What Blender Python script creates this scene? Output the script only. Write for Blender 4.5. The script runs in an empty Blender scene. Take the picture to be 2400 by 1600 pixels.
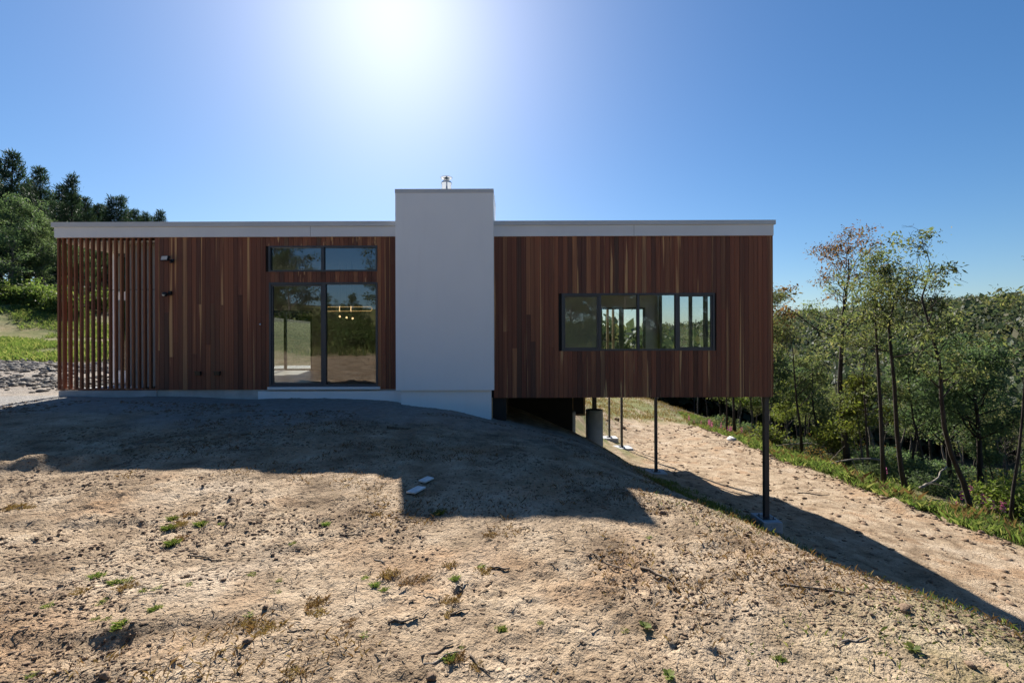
import bpy, math, random
import numpy as np
from mathutils import Vector, Matrix

rng = np.random.default_rng(7)
random.seed(7)
R = math.radians
S = bpy.context.scene
C = S.collection

# ---------------------------------------------------------------- camera, sky, sun, exposure
H = 1.45                      # camera height above z = 0
FPX = 16.0 / 36.0 * 2400      # focal length in photograph pixels
ROLL = R(0.2)
cam_d = bpy.data.cameras.new("camera")
cam_d.sensor_width = 36.0
cam_d.lens = 16.0
cam_d.clip_start = 0.05
cam_d.clip_end = 6000
cam = bpy.data.objects.new("camera", cam_d)
C.objects.link(cam)
cam.location = (0, 0, H)
cam.rotation_mode = 'QUATERNION'
cam.rotation_quaternion = (Matrix.Rotation(R(90), 3, 'X') @ Matrix.Rotation(-ROLL, 3, 'Z')).to_quaternion()
S.camera = cam

SUN = Vector((-0.2624, 1.0, 0.792)).normalized()
SUN_EL = math.asin(SUN.z)
SUN_AZ = math.atan2(SUN.x, SUN.y)
w = bpy.data.worlds.new("World")
S.world = w
w.use_nodes = True
wn = w.node_tree
sky = wn.nodes.new("ShaderNodeTexSky")
sky.sky_type = 'NISHITA'
sky.sun_disc = False
sky.sun_elevation = SUN_EL
sky.sun_rotation = SUN_AZ
sky.altitude = 100
sky.air_density = 1.1
sky.dust_density = 0.64
sky.ozone_density = 6.0
bg = wn.nodes["Background"]
bg.inputs[1].default_value = 0.0505
hsv = wn.nodes.new("ShaderNodeHueSaturation")
hsv.inputs["Saturation"].default_value = 1.17
wn.links.new(sky.outputs[0], hsv.inputs["Color"])
wn.links.new(hsv.outputs[0], bg.inputs[0])

sd = bpy.data.lights.new("sun", 'SUN')
sd.energy = 4.8
sd.angle = R(0.53)
sd.color = (1.0, 0.945, 0.86)
so = bpy.data.objects.new("sun", sd)
C.objects.link(so)
so.location = (-10, 30, 40)
so.rotation_mode = 'QUATERNION'
so.rotation_quaternion = SUN.to_track_quat('Z', 'Y')

vs = S.view_settings
vs.view_transform = 'Standard'
vs.look = 'None'
vs.exposure = 1.24
vs.gamma = 1.0
S.render.film_transparent = False
S.cycles.use_denoising = True
S.cycles.max_bounces = 8
S.cycles.transparent_max_bounces = 16
S.cycles.caustics_reflective = False
S.cycles.caustics_refractive = False
S.cycles.sample_clamp_indirect = 6.0

# ---------------------------------------------------------------- pixel helpers (photograph 2400 x 1600 -> world)
_c, _s = math.cos(ROLL), math.sin(ROLL)
def ray(px, py):
    dx, dy = px - 1200.0, 800.0 - py
    return ((dx * _c + dy * _s) / FPX, (-dx * _s + dy * _c) / FPX)
def at(px, py, Y):
    a, b = ray(px, py)
    return (a * Y, Y, b * Y + H)
def X_(px, py, Y): return at(px, py, Y)[0]
def Z_(px, py, Y): return at(px, py, Y)[2]

# ---------------------------------------------------------------- mesh helpers
class MB:
    def __init__(s): s.v, s.f = [], []
    def box(s, x0, x1, y0, y1, z0, z1):
        b = len(s.v)
        s.v += [(x0,y0,z0),(x1,y0,z0),(x1,y1,z0),(x0,y1,z0),(x0,y0,z1),(x1,y0,z1),(x1,y1,z1),(x0,y1,z1)]
        s.f += [tuple(b+i for i in q) for q in ((3,2,1,0),(4,5,6,7),(0,1,5,4),(1,2,6,5),(2,3,7,6),(3,0,4,7))]
        return s
    def tube(s, pts, rad, n=6, cap=True):
        b0 = len(s.v); m = len(pts)
        pts = [Vector(p) for p in pts]
        prev = None
        for i, p in enumerate(pts):
            d = (pts[min(i+1,m-1)] - pts[max(i-1,0)])
            if d.length < 1e-9: d = Vector((0,0,1))
            d.normalize()
            if prev is None:
                u = d.orthogonal().normalized()
            else:
                u = prev - d * prev.dot(d)
                u = u.normalized() if u.length > 1e-6 else d.orthogonal().normalized()
            prev = u
            vv = d.cross(u)
            r = rad[i] if hasattr(rad, '__len__') else rad
            for k in range(n):
                a = 2*math.pi*k/n
                q = p + (u*math.cos(a) + vv*math.sin(a))*r
                s.v.append((q.x,q.y,q.z))
        for i in range(m-1):
            for k in range(n):
                a = b0+i*n+k; c = b0+i*n+(k+1)%n
                s.f.append((a, c, c+n, a+n))
        if cap:
            s.f.append(tuple(b0+k for k in range(n))[::-1]); s.f.append(tuple(b0+(m-1)*n+k for k in range(n)))
        return s
    def lathe(s, prof, cx, cy, n=24, z0=0.0):
        b0 = len(s.v); m = len(prof)
        for r, z in prof:
            for k in range(n):
                a = 2*math.pi*k/n
                s.v.append((cx+r*math.cos(a), cy+r*math.sin(a), z0+z))
        for i in range(m-1):
            for k in range(n):
                a = b0+i*n+k; c = b0+i*n+(k+1)%n
                s.f.append((a, c, c+n, a+n))
        s.f.append(tuple(b0+k for k in range(n))[::-1]); s.f.append(tuple(b0+(m-1)*n+k for k in range(n)))
        return s
    def poly(s, pts):
        b = len(s.v); s.v += [tuple(p) for p in pts]; s.f.append(tuple(range(b, b+len(pts)))); return s
    def mesh(s, name, material=None, smooth=False):
        me = bpy.data.meshes.new(name)
        me.from_pydata(s.v, [], s.f); me.update()
        if material: me.materials.append(material)
        if smooth: me.polygons.foreach_set("use_smooth", [True]*len(me.polygons))
        return me

def np_mesh(name, V, F, material=None, smooth=False):
    """V (n,3); F (m,k) with k = 3 or 4"""
    V = np.asarray(V, dtype=np.float32); F = np.asarray(F, dtype=np.int32)
    me = bpy.data.meshes.new(name)
    k = F.shape[1]
    me.vertices.add(len(V)); me.vertices.foreach_set("co", V.ravel())
    me.loops.add(F.size); me.loops.foreach_set("vertex_index", F.ravel())
    me.polygons.add(len(F)); me.polygons.foreach_set("loop_start", np.arange(0, F.size, k, dtype=np.int32))
    me.polygons.foreach_set("loop_total", np.full(len(F), k, dtype=np.int32))
    if smooth: me.polygons.foreach_set("use_smooth", np.ones(len(F), dtype=bool))
    me.update(calc_edges=True); me.validate()
    if material: me.materials.append(material)
    return me

def obj(name, me, parent=None, loc=None):
    o = bpy.data.objects.new(name, me)
    C.objects.link(o)
    if parent is not None: o.parent = parent
    if loc is not None: o.location = loc
    return o
def empty(name, loc=(0,0,0), rz=0.0):
    o = bpy.data.objects.new(name, None); C.objects.link(o)
    o.location = loc; o.rotation_euler = (0,0,rz); o.empty_display_size = 0.2
    return o
def tag(o, label=None, cat=None, group=None, kind=None):
    if label: o["label"] = label
    if cat: o["category"] = cat
    if group: o["group"] = group
    if kind: o["kind"] = kind
    return o
def part(name, mb, material, parent, smooth=False):
    """parent origin may be anywhere: child vertices are in world space"""
    o = obj(name, mb.mesh(name, material, smooth), parent)
    inv = Vector((0,0,0))
    p = parent
    while p is not None:
        inv += p.location; p = p.parent
    o.location = -inv if parent is not None else (0,0,0)
    return o
def sub(name, mb, material, parent, smooth=False):
    o = obj(name, mb.mesh(name, material, smooth), parent)   # parent already carries the offset
    return o
def copy_tree(src, loc=None, rz=None, sc=None):
    kids = [k for k in bpy.data.objects if k.parent == src] if src.name not in KIDS else KIDS[src.name]
    c = src.copy(); C.objects.link(c)
    for ch in kids:
        d = ch.copy(); C.objects.link(d); d.parent = c
    if loc is not None: c.location = loc
    if rz is not None: c.rotation_euler = (0,0,rz)
    if sc is not None: c.scale = (sc,sc,sc) if not hasattr(sc,'__len__') else sc
    return c
KIDS = {}

# ---------------------------------------------------------------- noise in numpy
def _hash(ix, iy, seed):
    h = (ix.astype(np.int64)*374761393 + iy.astype(np.int64)*668265263 + seed*1442695041) & 0x7fffffff
    h = ((h ^ (h >> 13)) * 1274126177) & 0x7fffffff
    return ((h ^ (h >> 16)) & 0xffff) / 65535.0
def vnoise(x, y, seed=0):
    ix, iy = np.floor(x), np.floor(y); fx, fy = x-ix, y-iy
    fx = fx*fx*fx*(fx*(fx*6-15)+10); fy = fy*fy*fy*(fy*(fy*6-15)+10)
    a=_hash(ix,iy,seed); b=_hash(ix+1,iy,seed); c=_hash(ix,iy+1,seed); d=_hash(ix+1,iy+1,seed)
    return a+(b-a)*fx+(c-a)*fy+(a-b-c+d)*fx*fy
def fbm(x, y, oct=4, seed=0, gain=0.5):
    t=0; a=1.0; n=0
    ca, sa = math.cos(0.65), math.sin(0.65)
    for o in range(oct):
        t = t + a*vnoise(x, y, seed+o*17); n += a; a *= gain
        x, y = (ca*x - sa*y)*2.03+5.2, (sa*x + ca*y)*2.03+1.3
    return t/n
def sstep(a, b, x):
    t = np.clip((x-a)/(b-a), 0, 1); return t*t*(3-2*t)

# ---------------------------------------------------------------- terrain height field
CTRL = np.array([
(-14,9.3,-1.16),(-10.4,9.25,-1.12),(-9.2,9.1,-1.09),(-7.2,9.1,-1.09),(-5,9.1,-1.14),(-2.4,9.0,-1.22),(-2.25,8.8,-1.28),(-1.2,8.8,-1.36),(-.5,8.9,-1.53),(-.25,9.4,-1.63),
(.45,9.6,-1.80),(1.8,11.0,-2.32),(1.2,10.5,-2.05),(.5,8,-1.62),(1.2,8,-1.78),
(-2.5,4.57,-1.285),(-5,4.6,-1.27),(0,4.4,-1.34),(1.07,3.475,-1.37),(-1.0,3.5,-1.33),(-9,5,-1.2),(-5,7,-1.18),(-2,7,-1.24),(-1,6.5,-1.33),(.9,6.2,-1.52),
(0,1.5,-1.38),(-2,1.5,-1.36),(-4,1.5,-1.34),(0,0,-1.42),(1.4,2.0,-1.41),(.8,.8,-1.42),
(2.45,2.2,-1.44),(2.12,4.12,-1.67),(2.1,5.6,-1.94),(1.88,8,-2.10),
(3.7,2.2,-2.15),(4.8,2.2,-2.95),(3.2,4.2,-2.45),(4.3,4.6,-3.2),(3.2,5.6,-2.72),(4.3,6.2,-3.4),(5.4,6.5,-3.78),(3,8,-2.9),(4.2,9,-3.55),(5.2,9.25,-3.82),(2.6,11.6,-2.9),
(3.5,12,-3.6),(4.5,13,-4.25),(5.2,16.3,-4.72),(3.5,16.3,-4.2),(2.5,16.3,-3.5),(5.2,21.4,-5.02),(5.2,24,-5.2),(3.2,22,-4.2),
(.5,12,-2.0),(-.4,14,-1.8),(1,16,-2.5),(1,22,-2.6),
(-8,12,-1.3),(-4,13,-1.3),(-2,12,-1.45),(-7,16,-1.2),(-4,18,-1.2),(-8,22,-.9),(-1.5,20,-1.4),
(6.2,5.5,-3.9),(7.5,6.5,-4.15),(8,3,-3.9),(6,2,-3.5),(11.3,10.2,-4.62),(8,10,-4.25),(8,17,-4.78),(11,17,-4.9),(11,26,-5.15),(7.6,27,-5.2),(11.5,45,-5.9),(14.5,45,-6.2),(9,36,-5.5),(12.5,5,-4.45),(14,0,-4.3),(9,-4,-3.4),(5,-3,-1.9),(3,-1.5,-1.5),
(13,10.5,-5.0),(13.5,14,-5.1),(14.5,19.5,-5.5),(16,30,-6.8),(25,25,-8),(40,60,-14),(60,40,-15),(100,120,-17),(30,100,-12),(150,60,-14),(20,70,-8.5),
(394,350,24),(250,350,14),(131,350,2),(40,350,-2),(450,200,24),(900,700,50),(400,900,20),(0,900,10),
(-12,12,-1.03),(-15,14.5,-.86),(-17,16,-.72),(-20,18,-.58),(-24,22,-.2),(-28,25,.2),(-30,27.5,.45),(-33,30,1.7),(-36,33,2.8),(-45,42,4.5),(-60,55,7),(-150,140,12),
(-20,28,.6),(-10,30,.4),(-4,36,-.3),(3,30,-3.2),(5.6,30,-4.5),(6,36,-4.9),(2,42,-3),(0,100,-4),(-50,100,5),(-500,500,25),
(0,-4,-1.3),(0,-9,-1.05),(0,-14,-.4),(0,-20,.9),(-15,-9,-.8),(-15,-16,.2),(12,-12,-1.5),(0,-60,5),(-60,-60,8),(60,-60,0),(-30,0,-.7),(-60,0,3),(-20,5,-1.05),(40,0,-8.5),(40,-20,-6),(-300,-300,25),(300,-300,10),(-400,50,30),(500,0,10)
], dtype=float)
def _warp(a, k=9.0): return np.arcsinh(a/k)*k
_P = np.stack([_warp(CTRL[:,0]), _warp(CTRL[:,1])], 1)
def _phi(r2): return 0.5*r2*np.log(r2+1e-9)
_n = len(_P)
_A = np.zeros((_n+3,_n+3))
_A[:_n,:_n] = _phi(((_P[:,None]-_P[None])**2).sum(-1)) + np.eye(_n)*0.02
_A[:_n,_n] = 1; _A[:_n,_n+1:] = _P; _A[_n,:_n] = 1; _A[_n+1:,:_n] = _P.T
_W = np.linalg.solve(_A, np.concatenate([CTRL[:,2], np.zeros(3)]))
def base_h(x, y):
    x = np.atleast_1d(np.asarray(x, float)); y = np.atleast_1d(np.asarray(y, float))
    sh = np.broadcast(x, y).shape
    x, y = np.broadcast_to(x, sh).ravel(), np.broadcast_to(y, sh).ravel()
    u, v = _warp(x), _warp(y)
    out = np.zeros(len(u))
    for i in range(0, len(u), 40000):
        a, b = u[i:i+40000], v[i:i+40000]
        r2 = (a[:,None]-_P[None,:,0])**2 + (b[:,None]-_P[None,:,1])**2
        out[i:i+40000] = _phi(r2) @ _W[:_n] + _W[_n] + a*_W[_n+1] + b*_W[_n+2]
    return out.reshape(sh) + H
def road_mask(x, y):
    c = 8.4 + sstep(22, 45, y)*4.5
    half = 2.9 - sstep(22, 45, y)*1.2
    e = (fbm(x*0.8, y*0.8, 3, 91)-.5)*1.0
    return (1-sstep(half-.4, half+.35, np.abs(x-c)+e)) * sstep(-6, -2, y) * (1-sstep(27, 31, y+e*2))
def detail_h(x, y):
    d = np.zeros_like(x)
    near = 1 - sstep(30, 60, np.hypot(x, y))
    d += (fbm(x*.9, y*.9, 4, 3)-.5)*.085*near
    rough = sstep(.42, .62, fbm(x*.7, y*.9, 3, 31))
    a = fbm(x*3.4, y*4.0, 4, 11, .55)
    d += (a-.5)*.038*(.5+.6*rough)*near
    c = fbm(x*9, y*9, 3, 21, .6)
    d += np.clip(c-.58, 0, 1)*.06*(.2+rough)*near
    nn = 1 - sstep(7, 14, np.hypot(x, y))
    f2 = fbm(x*19, y*21, 3, 23, .6)
    d += (np.clip(f2-.52, 0, 1)*.055*(.35+.9*rough) - np.clip(.40-f2, 0, 1)*.05)*nn
    # wheel ruts pressed along the bench road
    rm = road_mask(x, y)
    st = fbm(x*3.2, y*.22, 3, 41)
    d += rm*(st-.5)*.14*near
    # clods pushed up on the outer road edge
    e = np.exp(-((x-10.95-.3*np.sin(y*.9))/.35)**2)*(y > 3)*(y < 27)
    d += e*(fbm(x*2.6, y*2.6, 3, 51)-.28)*.42
    # ploughed ridge in front of the slatted end
    def seg(ax, ay, bx, by):
        t = np.clip(((x-ax)*(bx-ax)+(y-ay)*(by-ay))/((bx-ax)**2+(by-ay)**2), 0, 1)
        return np.hypot(x-ax-t*(bx-ax), y-ay-t*(by-ay))
    # tyre tracks pressed into the bare soil
    for ax, ay, bx, by, dep in ((-6.5,2.9,-2.2,3.35,.022),(-2.2,3.35,1.6,4.7,.020),(-6.5,1.55,-1.8,2.0,.020),(-1.8,2.0,1.9,3.2,.016),(-3.2,6.6,-2.3,1.0,.014),(-1.5,6.4,-.7,1.0,.014)):
        L2 = math.hypot(bx-ax, by-ay); dist = seg(ax,ay,bx,by)
        al = ((x-ax)*(bx-ax)+(y-ay)*(by-ay))/L2
        br = sstep(.35,.6,fbm(x*1.3,y*1.3,2,83))
        d += np.exp(-(dist/.10)**4)*(-dep + .007*np.sin(al*2*math.pi/.085+dist*22))*br + np.exp(-((dist-.15)/.05)**2)*dep*.55*br
    lump = fbm(x*4.5, y*4.5, 3, 61)
    d += np.exp(-(seg(-6.2,4.15,-4.35,4.85)/.13)**2)*(.10*lump+.05)
    d += np.exp(-(seg(-6.4,4.7,-4.0,5.25)/.10)**2)*(.09*lump+.03)
    # coarse roughness farther out
    far = sstep(25, 60, np.hypot(x, y))
    d += (fbm(x*.05, y*.05, 4, 71)-.5)*3.0*far*sstep(60,250,np.hypot(x,y))
    # the packed strip beside the slab is smooth
    smooth = np.exp(-((y-8.6)/.75)**2)*sstep(-30,-9,x)*(1-sstep(-3.2,-1.8,x))
    return d*(1-.75*smooth)
def ground(x, y):
    x = np.atleast_1d(np.asarray(x,float)); y = np.atleast_1d(np.asarray(y,float))
    return base_h(x, y) + detail_h(x, y)
def gz(x, y): return float(ground(x, y)[0])
def hit(px, py, y0=.6, y1=80.0):
    a, b = ray(px, py)
    ys = np.geomspace(y0, y1, 900)
    g = ground(a*ys, ys) - (b*ys + H)
    k = np.argmax(g > 0)
    if g[k] <= 0: k = len(ys)-1
    Y = ys[k]
    return (a*Y, Y, gz(a*Y, Y))

# ---------------------------------------------------------------- materials
class NT:
    def __init__(s, name):
        s.m = bpy.data.materials.new(name); s.m.use_nodes = True
        s.t = s.m.node_tree; s.n = s.t.nodes; s.b = s.n["Principled BSDF"]; s.out = s.n["Material Output"]
    def add(s, typ, ins=None, **kw):
        n = s.n.new("ShaderNode"+typ)
        for k, v in kw.items(): setattr(n, k, v)
        for k, v in (ins or {}).items(): s.put(n.inputs[k], v)
        return n
    def put(s, sock, v):
        if isinstance(v, bpy.types.NodeSocket): s.t.links.new(v, sock)
        else: sock.default_value = v
    def noise(s, vec, scale, detail=4, rough=.55, out=0):
        return s.add("TexNoise", {"Vector": vec, "Scale": scale, "Detail": detail, "Roughness": rough}).outputs[out]
    def ramp(s, fac, stops, interp='LINEAR'):
        n = s.add("ValToRGB", {"Fac": fac}); cr = n.color_ramp; cr.interpolation = interp
        while len(cr.elements) < len(stops): cr.elements.new(.5)
        for e, (p, c) in zip(cr.elements, stops):
            e.position = p; e.color = (*c, 1) if hasattr(c, '__len__') else (c, c, c, 1)
        return n.outputs[0]
    def mix(s, fac, a, b, mode='MIX'):
        n = s.add("Mix", data_type='RGBA', blend_type=mode)
        s.put(n.inputs[0], fac); s.put(n.inputs[6], a if not (isinstance(a, tuple) and len(a) == 3) else (*a,1)); s.put(n.inputs[7], b if not (isinstance(b, tuple) and len(b) == 3) else (*b,1))
        return n.outputs[2]
    def math(s, op, a, b=0.0):
        n = s.add("Math", operation=op); s.put(n.inputs[0], a); s.put(n.inputs[1], b); return n.outputs[0]
    def pos(s): return s.add("NewGeometry").outputs["Position"]
    def objco(s): return s.add("TexCoord").outputs["Object"]
    def mapping(s, vec, scale=(1,1,1), loc=(0,0,0)):
        return s.add("Mapping", {"Vector": vec, "Scale": scale, "Location": loc}).outputs[0]
    def bump(s, h, strength=.3, dist=.01):
        b = s.add("Bump", {"Height": h, "Strength": strength, "Distance": dist}); return b.outputs[0]
    def set(s, color=None, rough=None, normal=None, metal=None, spec=None):
        if color is not None: s.put(s.b.inputs["Base Color"], color if not (isinstance(color, tuple) and len(color) == 3) else (*color,1))
        if rough is not None: s.put(s.b.inputs["Roughness"], rough)
        if normal is not None: s.put(s.b.inputs["Normal"], normal)
        if metal is not None: s.put(s.b.inputs["Metallic"], metal)
        if spec is not None: s.put(s.b.inputs["Specular IOR Level"], spec)
        return s.m

def m_plain(name, col, rough=.6, metal=0.0, var=.12, scale=6.0, bump=0.0, bscale=60):
    t = NT(name); p = t.objco()
    n = t.noise(p, scale, 5)
    lo = tuple(c*(1-var) for c in col); hi = tuple(min(1, c*(1+var)) for c in col)
    c = t.ramp(n, [(.3, lo), (.7, hi)])
    t.set(c, rough, metal=metal)
    if bump: t.set(normal=t.bump(t.noise(p, bscale, 4), bump, .004))
    return t.m

def m_ground():
    t = NT("ground_soil"); p = t.pos()
    big = t.noise(p, .55, 5, .6); mid = t.noise(p, 2.6, 6, .62); fine = t.noise(p, 16, 6, .65); grit = t.noise(p, 70, 3, .6)
    c = t.ramp(mid, [(.28, (.145,.098,.060)), (.40, (.26,.187,.120)), (.53, (.385,.287,.192)), (.72, (.52,.412,.293))])
    red = t.ramp(t.noise(t.mapping(p, loc=(13,4,0)), 1.1, 5, .6), [(.52, 0.0), (.68, 1.0)])
    c = t.mix(t.math('MULTIPLY', red, .55), c, (.40,.24,.13))
    pale = t.ramp(t.noise(t.mapping(p, loc=(3,44,0)), .8, 4, .55), [(.55, 0.0), (.70, 1.0)])
    c = t.mix(t.math('MULTIPLY', pale, .55), c, (.58,.475,.36))
    dark = t.ramp(fine, [(.30, 1.0), (.44, 0.0)])
    c = t.mix(t.math('MULTIPLY', dark, .55), c, (.12,.078,.05))
    # raised crumbs in patches, their small shadows painted as dark dots
    vd = t.add("TexVoronoi", {"Vector": p, "Scale": 34.0, "Randomness": 1.0}, feature='F1')
    pm = t.ramp(t.noise(t.mapping(p, loc=(7,21,0)), 1.9, 5, .7), [(.38, .08), (.52, 1.0)])
    dots = t.math('MULTIPLY', t.ramp(vd.outputs["Distance"], [(.22, 1.0), (.36, 0.0)]), t.ramp(t.add("SeparateColor", {"Color": vd.outputs["Color"]}).outputs[0], [(.45, 0.0), (.55, 1.0)]))
    c = t.mix(t.math('MULTIPLY', t.math('MULTIPLY', dots, pm), .92), c, (.13,.085,.055))
    vd3 = t.add("TexVoronoi", {"Vector": t.mapping(p, (1,1.5,1)), "Scale": 13.0, "Randomness": 1.0}, feature='F1')
    pm3 = t.ramp(t.noise(t.mapping(p, loc=(11,35,0)), 1.4, 6, .72), [(.44, 0.0), (.56, 1.0)])
    dots3 = t.math('MULTIPLY', t.ramp(t.math('ADD', vd3.outputs["Distance"], t.math('MULTIPLY', fine, .35)), [(.30, 1.0), (.44, 0.0)]), t.ramp(t.add("SeparateColor", {"Color": vd3.outputs["Color"]}).outputs[2], [(.50, 0.0), (.56, 1.0)]))
    c = t.mix(t.math('MULTIPLY', t.math('MULTIPLY', dots3, pm3), .9), c, (.12,.080,.052))
    vd2 = t.add("TexVoronoi", {"Vector": p, "Scale": 85.0, "Randomness": 1.0}, feature='F1')
    pm2 = t.ramp(t.noise(t.mapping(p, loc=(31,5,0)), 3.1, 5, .7), [(.36, .12), (.58, 1.0)])
    dots2 = t.math('MULTIPLY', t.ramp(vd2.outputs["Distance"], [(.20, 1.0), (.36, 0.0)]), t.ramp(t.add("SeparateColor", {"Color": vd2.outputs["Color"]}).outputs[1], [(.50, 0.0), (.60, 1.0)]))
    c = t.mix(t.math('MULTIPLY', t.math('MULTIPLY', dots2, pm2), .75), c, (.11,.073,.048))
    # washed-out dry litter, stretched along the fall of the ground
    lit = t.noise(t.mapping(p, (14, 3.2, 8), (2,9,0)), 1.0, 5, .7)
    c = t.mix(t.ramp(lit, [(.56, 0.0), (.70, .5)]), c, (.20,.145,.085))
    c = t.mix(.22, c, t.ramp(grit, [(.3, .25), (.7, .75)]), 'OVERLAY')
    # packed grey crusher dust beside slab and drive, spread wider to lighten shaded soil
    gm = t.add("Attribute", attribute_name="gravel").outputs["Fac"]
    gcol = t.ramp(t.noise(p, 9, 7, .75), [(.3, (.20,.195,.187)), (.5, (.30,.292,.28)), (.7, (.40,.39,.375))])
    c = t.mix(gm, c, gcol)
    # turf and weeds rooted in the soil
    gr = t.add("Attribute", attribute_name="grass").outputs["Fac"]
    gcol = t.ramp(t.noise(p, 1.3, 6, .65), [(.3, (.075,.10,.03)), (.5, (.15,.155,.05)), (.7, (.24,.20,.09))])
    c = t.mix(gr, c, gcol)
    wd = t.add("Attribute", attribute_name="wood").outputs["Fac"]
    wcol = t.ramp(t.noise(p, 1.7, 5, .6), [(.3, (.035,.034,.018)), (.7, (.09,.075,.042))])
    c = t.mix(wd, c, wcol)
    hgt = t.math('ADD', t.math('MULTIPLY', fine, .7), t.math('MULTIPLY', grit, .25))
    hgt = t.math('ADD', hgt, t.math('MULTIPLY', t.math('MULTIPLY', dots, pm), .5))
    hgt = t.math('ADD', hgt, t.math('MULTIPLY', t.math('MULTIPLY', dots3, pm3), .45))
    clump = t.noise(p, 6.5, 6, .72)
    hgt = t.math('ADD', hgt, t.math('MULTIPLY', clump, .8))
    return t.set(c, .95, t.bump(hgt, 1.0, .06), spec=.15)

def m_timber(name, stops, streak=.5, rough=.5):
    t = NT(name); p = t.objco()
    oi = t.add("ObjectInfo").outputs["Random"]
    off = t.add("CombineXYZ", {"X": t.math('MULTIPLY', oi, 37.0), "Y": t.math('MULTIPLY', oi, 91.0), "Z": t.math('MULTIPLY', oi, 53.0)}).outputs[0]
    q = t.add("VectorMath", operation='ADD'); t.put(q.inputs[0], p); t.put(q.inputs[1], off)
    v = q.outputs[0]
    base = t.ramp(oi, stops)
    g1 = t.noise(t.mapping(v, (38, 38, 1.1)), 1.0, 6, .6)
    g2 = t.noise(t.mapping(v, (160, 160, 3.0)), 1.0, 4, .6)
    c = t.mix(t.ramp(g1, [(.40, 0.0), (.75, .6)]), base, (.085,.036,.027))
    c = t.mix(t.ramp(g2, [(.45, 0.0), (.75, .35)]), c, (.30,.14,.08))
    # pale sapwood streaks on some boards
    sap = t.noise(t.mapping(v, (14, 14, .55)), 1.0, 3, .5)
    sel = t.ramp(t.math('FRACT', t.math('MULTIPLY', oi, 17.31)), [(.45, 0.0), (.65, 1.0)])
    sm = t.math('MULTIPLY', t.ramp(sap, [(.57, 0.0), (.64, 1.0)]), t.math('MULTIPLY', sel, streak))
    c = t.mix(sm, c, (.55,.32,.15))
    return t.set(c, t.ramp(g1, [(.3, rough-.08), (.7, rough+.15)]), t.bump(g2, .25, .002), spec=.2)

def m_render():
    t = NT("white_render"); p = t.objco()
    n = t.noise(p, 1.1, 5, .55); f = t.noise(p, 220, 3, .6)
    c = t.ramp(n, [(.25, (.85,.88,.91)), (.75, (.885,.915,.94))])
    st = t.noise(t.mapping(p, (5, 5, .5)), 1.0, 4, .6)
    c = t.mix(t.ramp(st, [(.54, 0.0), (.80, .14)]), c, (.66,.67,.68))
    return t.set(c, .85, t.bump(f, .25, .002), spec=.2)

def m_concrete(name="concrete", col=(.50,.50,.49)):
    t = NT(name); p = t.objco()
    n = t.noise(p, 3.5, 6, .6); f = t.noise(p, 45, 5, .65); l = t.noise(t.mapping(p, (1.5,1.5,16)), 1.0, 4, .55)
    c = t.ramp(n, [(.3, tuple(k*.78 for k in col)), (.7, tuple(k*1.15 for k in col))])
    c = t.mix(t.ramp(l, [(.5, 0.0), (.72, .35)]), c, tuple(k*.7 for k in col))
    c = t.mix(t.ramp(f, [(.6, 0.0), (.75, .4)]), c, tuple(k*.55 for k in col))
    return t.set(c, .9, t.bump(f, .3, .004), spec=.2)

def m_glass(name, tint=.86, refl=.10):
    t = NT(name)
    tr = t.add("BsdfTransparent", {"Color": (tint*.95, tint, tint*.985, 1)})
    gl = t.add("BsdfGlossy", {"Color": (.95,.97,1,1), "Roughness": .004})
    p = t.objco()
    wv = t.bump(t.noise(p, 1.6, 2, .4), .02, .02); t.put(gl.inputs["Normal"], wv)
    fc = t.add("LayerWeight", {"Blend": .5}).outputs["Facing"]
    fac = t.math('MINIMUM', t.math('ADD', t.math('MULTIPLY', t.math('POWER', fc, 5.0), .92), refl), 1.0)
    mx = t.add("MixShader", {"Fac": fac, 1: tr.outputs[0], 2: gl.outputs[0]})
    t.put(t.out.inputs["Surface"], mx.outputs[0])
    return t.m

def m_leaf(name, stops, trans=.45, tcol=1.5):
    t = NT(name)
    g = t.add("NewGeometry").outputs["Random Per Island"]
    oi = t.add("ObjectInfo").outputs["Random"]
    c = t.ramp(g, stops)
    h = t.add("HueSaturation", {"Color": c, "Hue": t.math('MULTIPLY_ADD', oi, .03), "Saturation": 1.0, "Value": 1.0})
    h.inputs["Hue"].default_value = .5
    hm = t.n.new("ShaderNodeMath"); hm.operation = 'MULTIPLY_ADD'; t.put(hm.inputs[0], oi); hm.inputs[1].default_value = .03; hm.inputs[2].default_value = .485
    t.put(h.inputs["Hue"], hm.outputs[0])
    vm = t.n.new("ShaderNodeMath"); vm.operation = 'MULTIPLY_ADD'; t.put(vm.inputs[0], oi); vm.inputs[1].default_value = .35; vm.inputs[2].default_value = .83
    t.put(h.inputs["Value"], vm.outputs[0])
    col = h.outputs[0]
    t.set(col, .62, spec=.18)
    tl = t.add("BsdfTranslucent"); t.put(tl.inputs["Color"], t.mix(1.0, col, (tcol*.97, tcol*1.03, tcol*.72), 'MULTIPLY'))
    mx = t.add("MixShader", {"Fac": trans, 1: t.b.outputs[0], 2: tl.outputs[0]})
    t.put(t.out.inputs["Surface"], mx.outputs[0])
    return t.m

def m_bark(name, a, b):
    t = NT(name); p = t.objco()
    n = t.noise(t.mapping(p, (9, 9, 1.6)), 1.0, 6, .65)
    c = t.ramp(n, [(.3, a), (.7, b)])
    return t.set(c, .9, t.bump(n, .8, .03), spec=.15)

def m_stone(name, a, b, sc=4.0):
    t = NT(name); p = t.pos(); g = t.add("NewGeometry").outputs["Random Per Island"]
    n = t.noise(p, sc, 6, .65)
    c = t.mix(.5, t.ramp(n, [(.3, a), (.7, b)]), t.ramp(g, [(0.0, a), (1.0, b)]))
    return t.set(c, .92, t.bump(t.noise(p, sc*9, 4), .6, .01), spec=.2)

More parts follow.
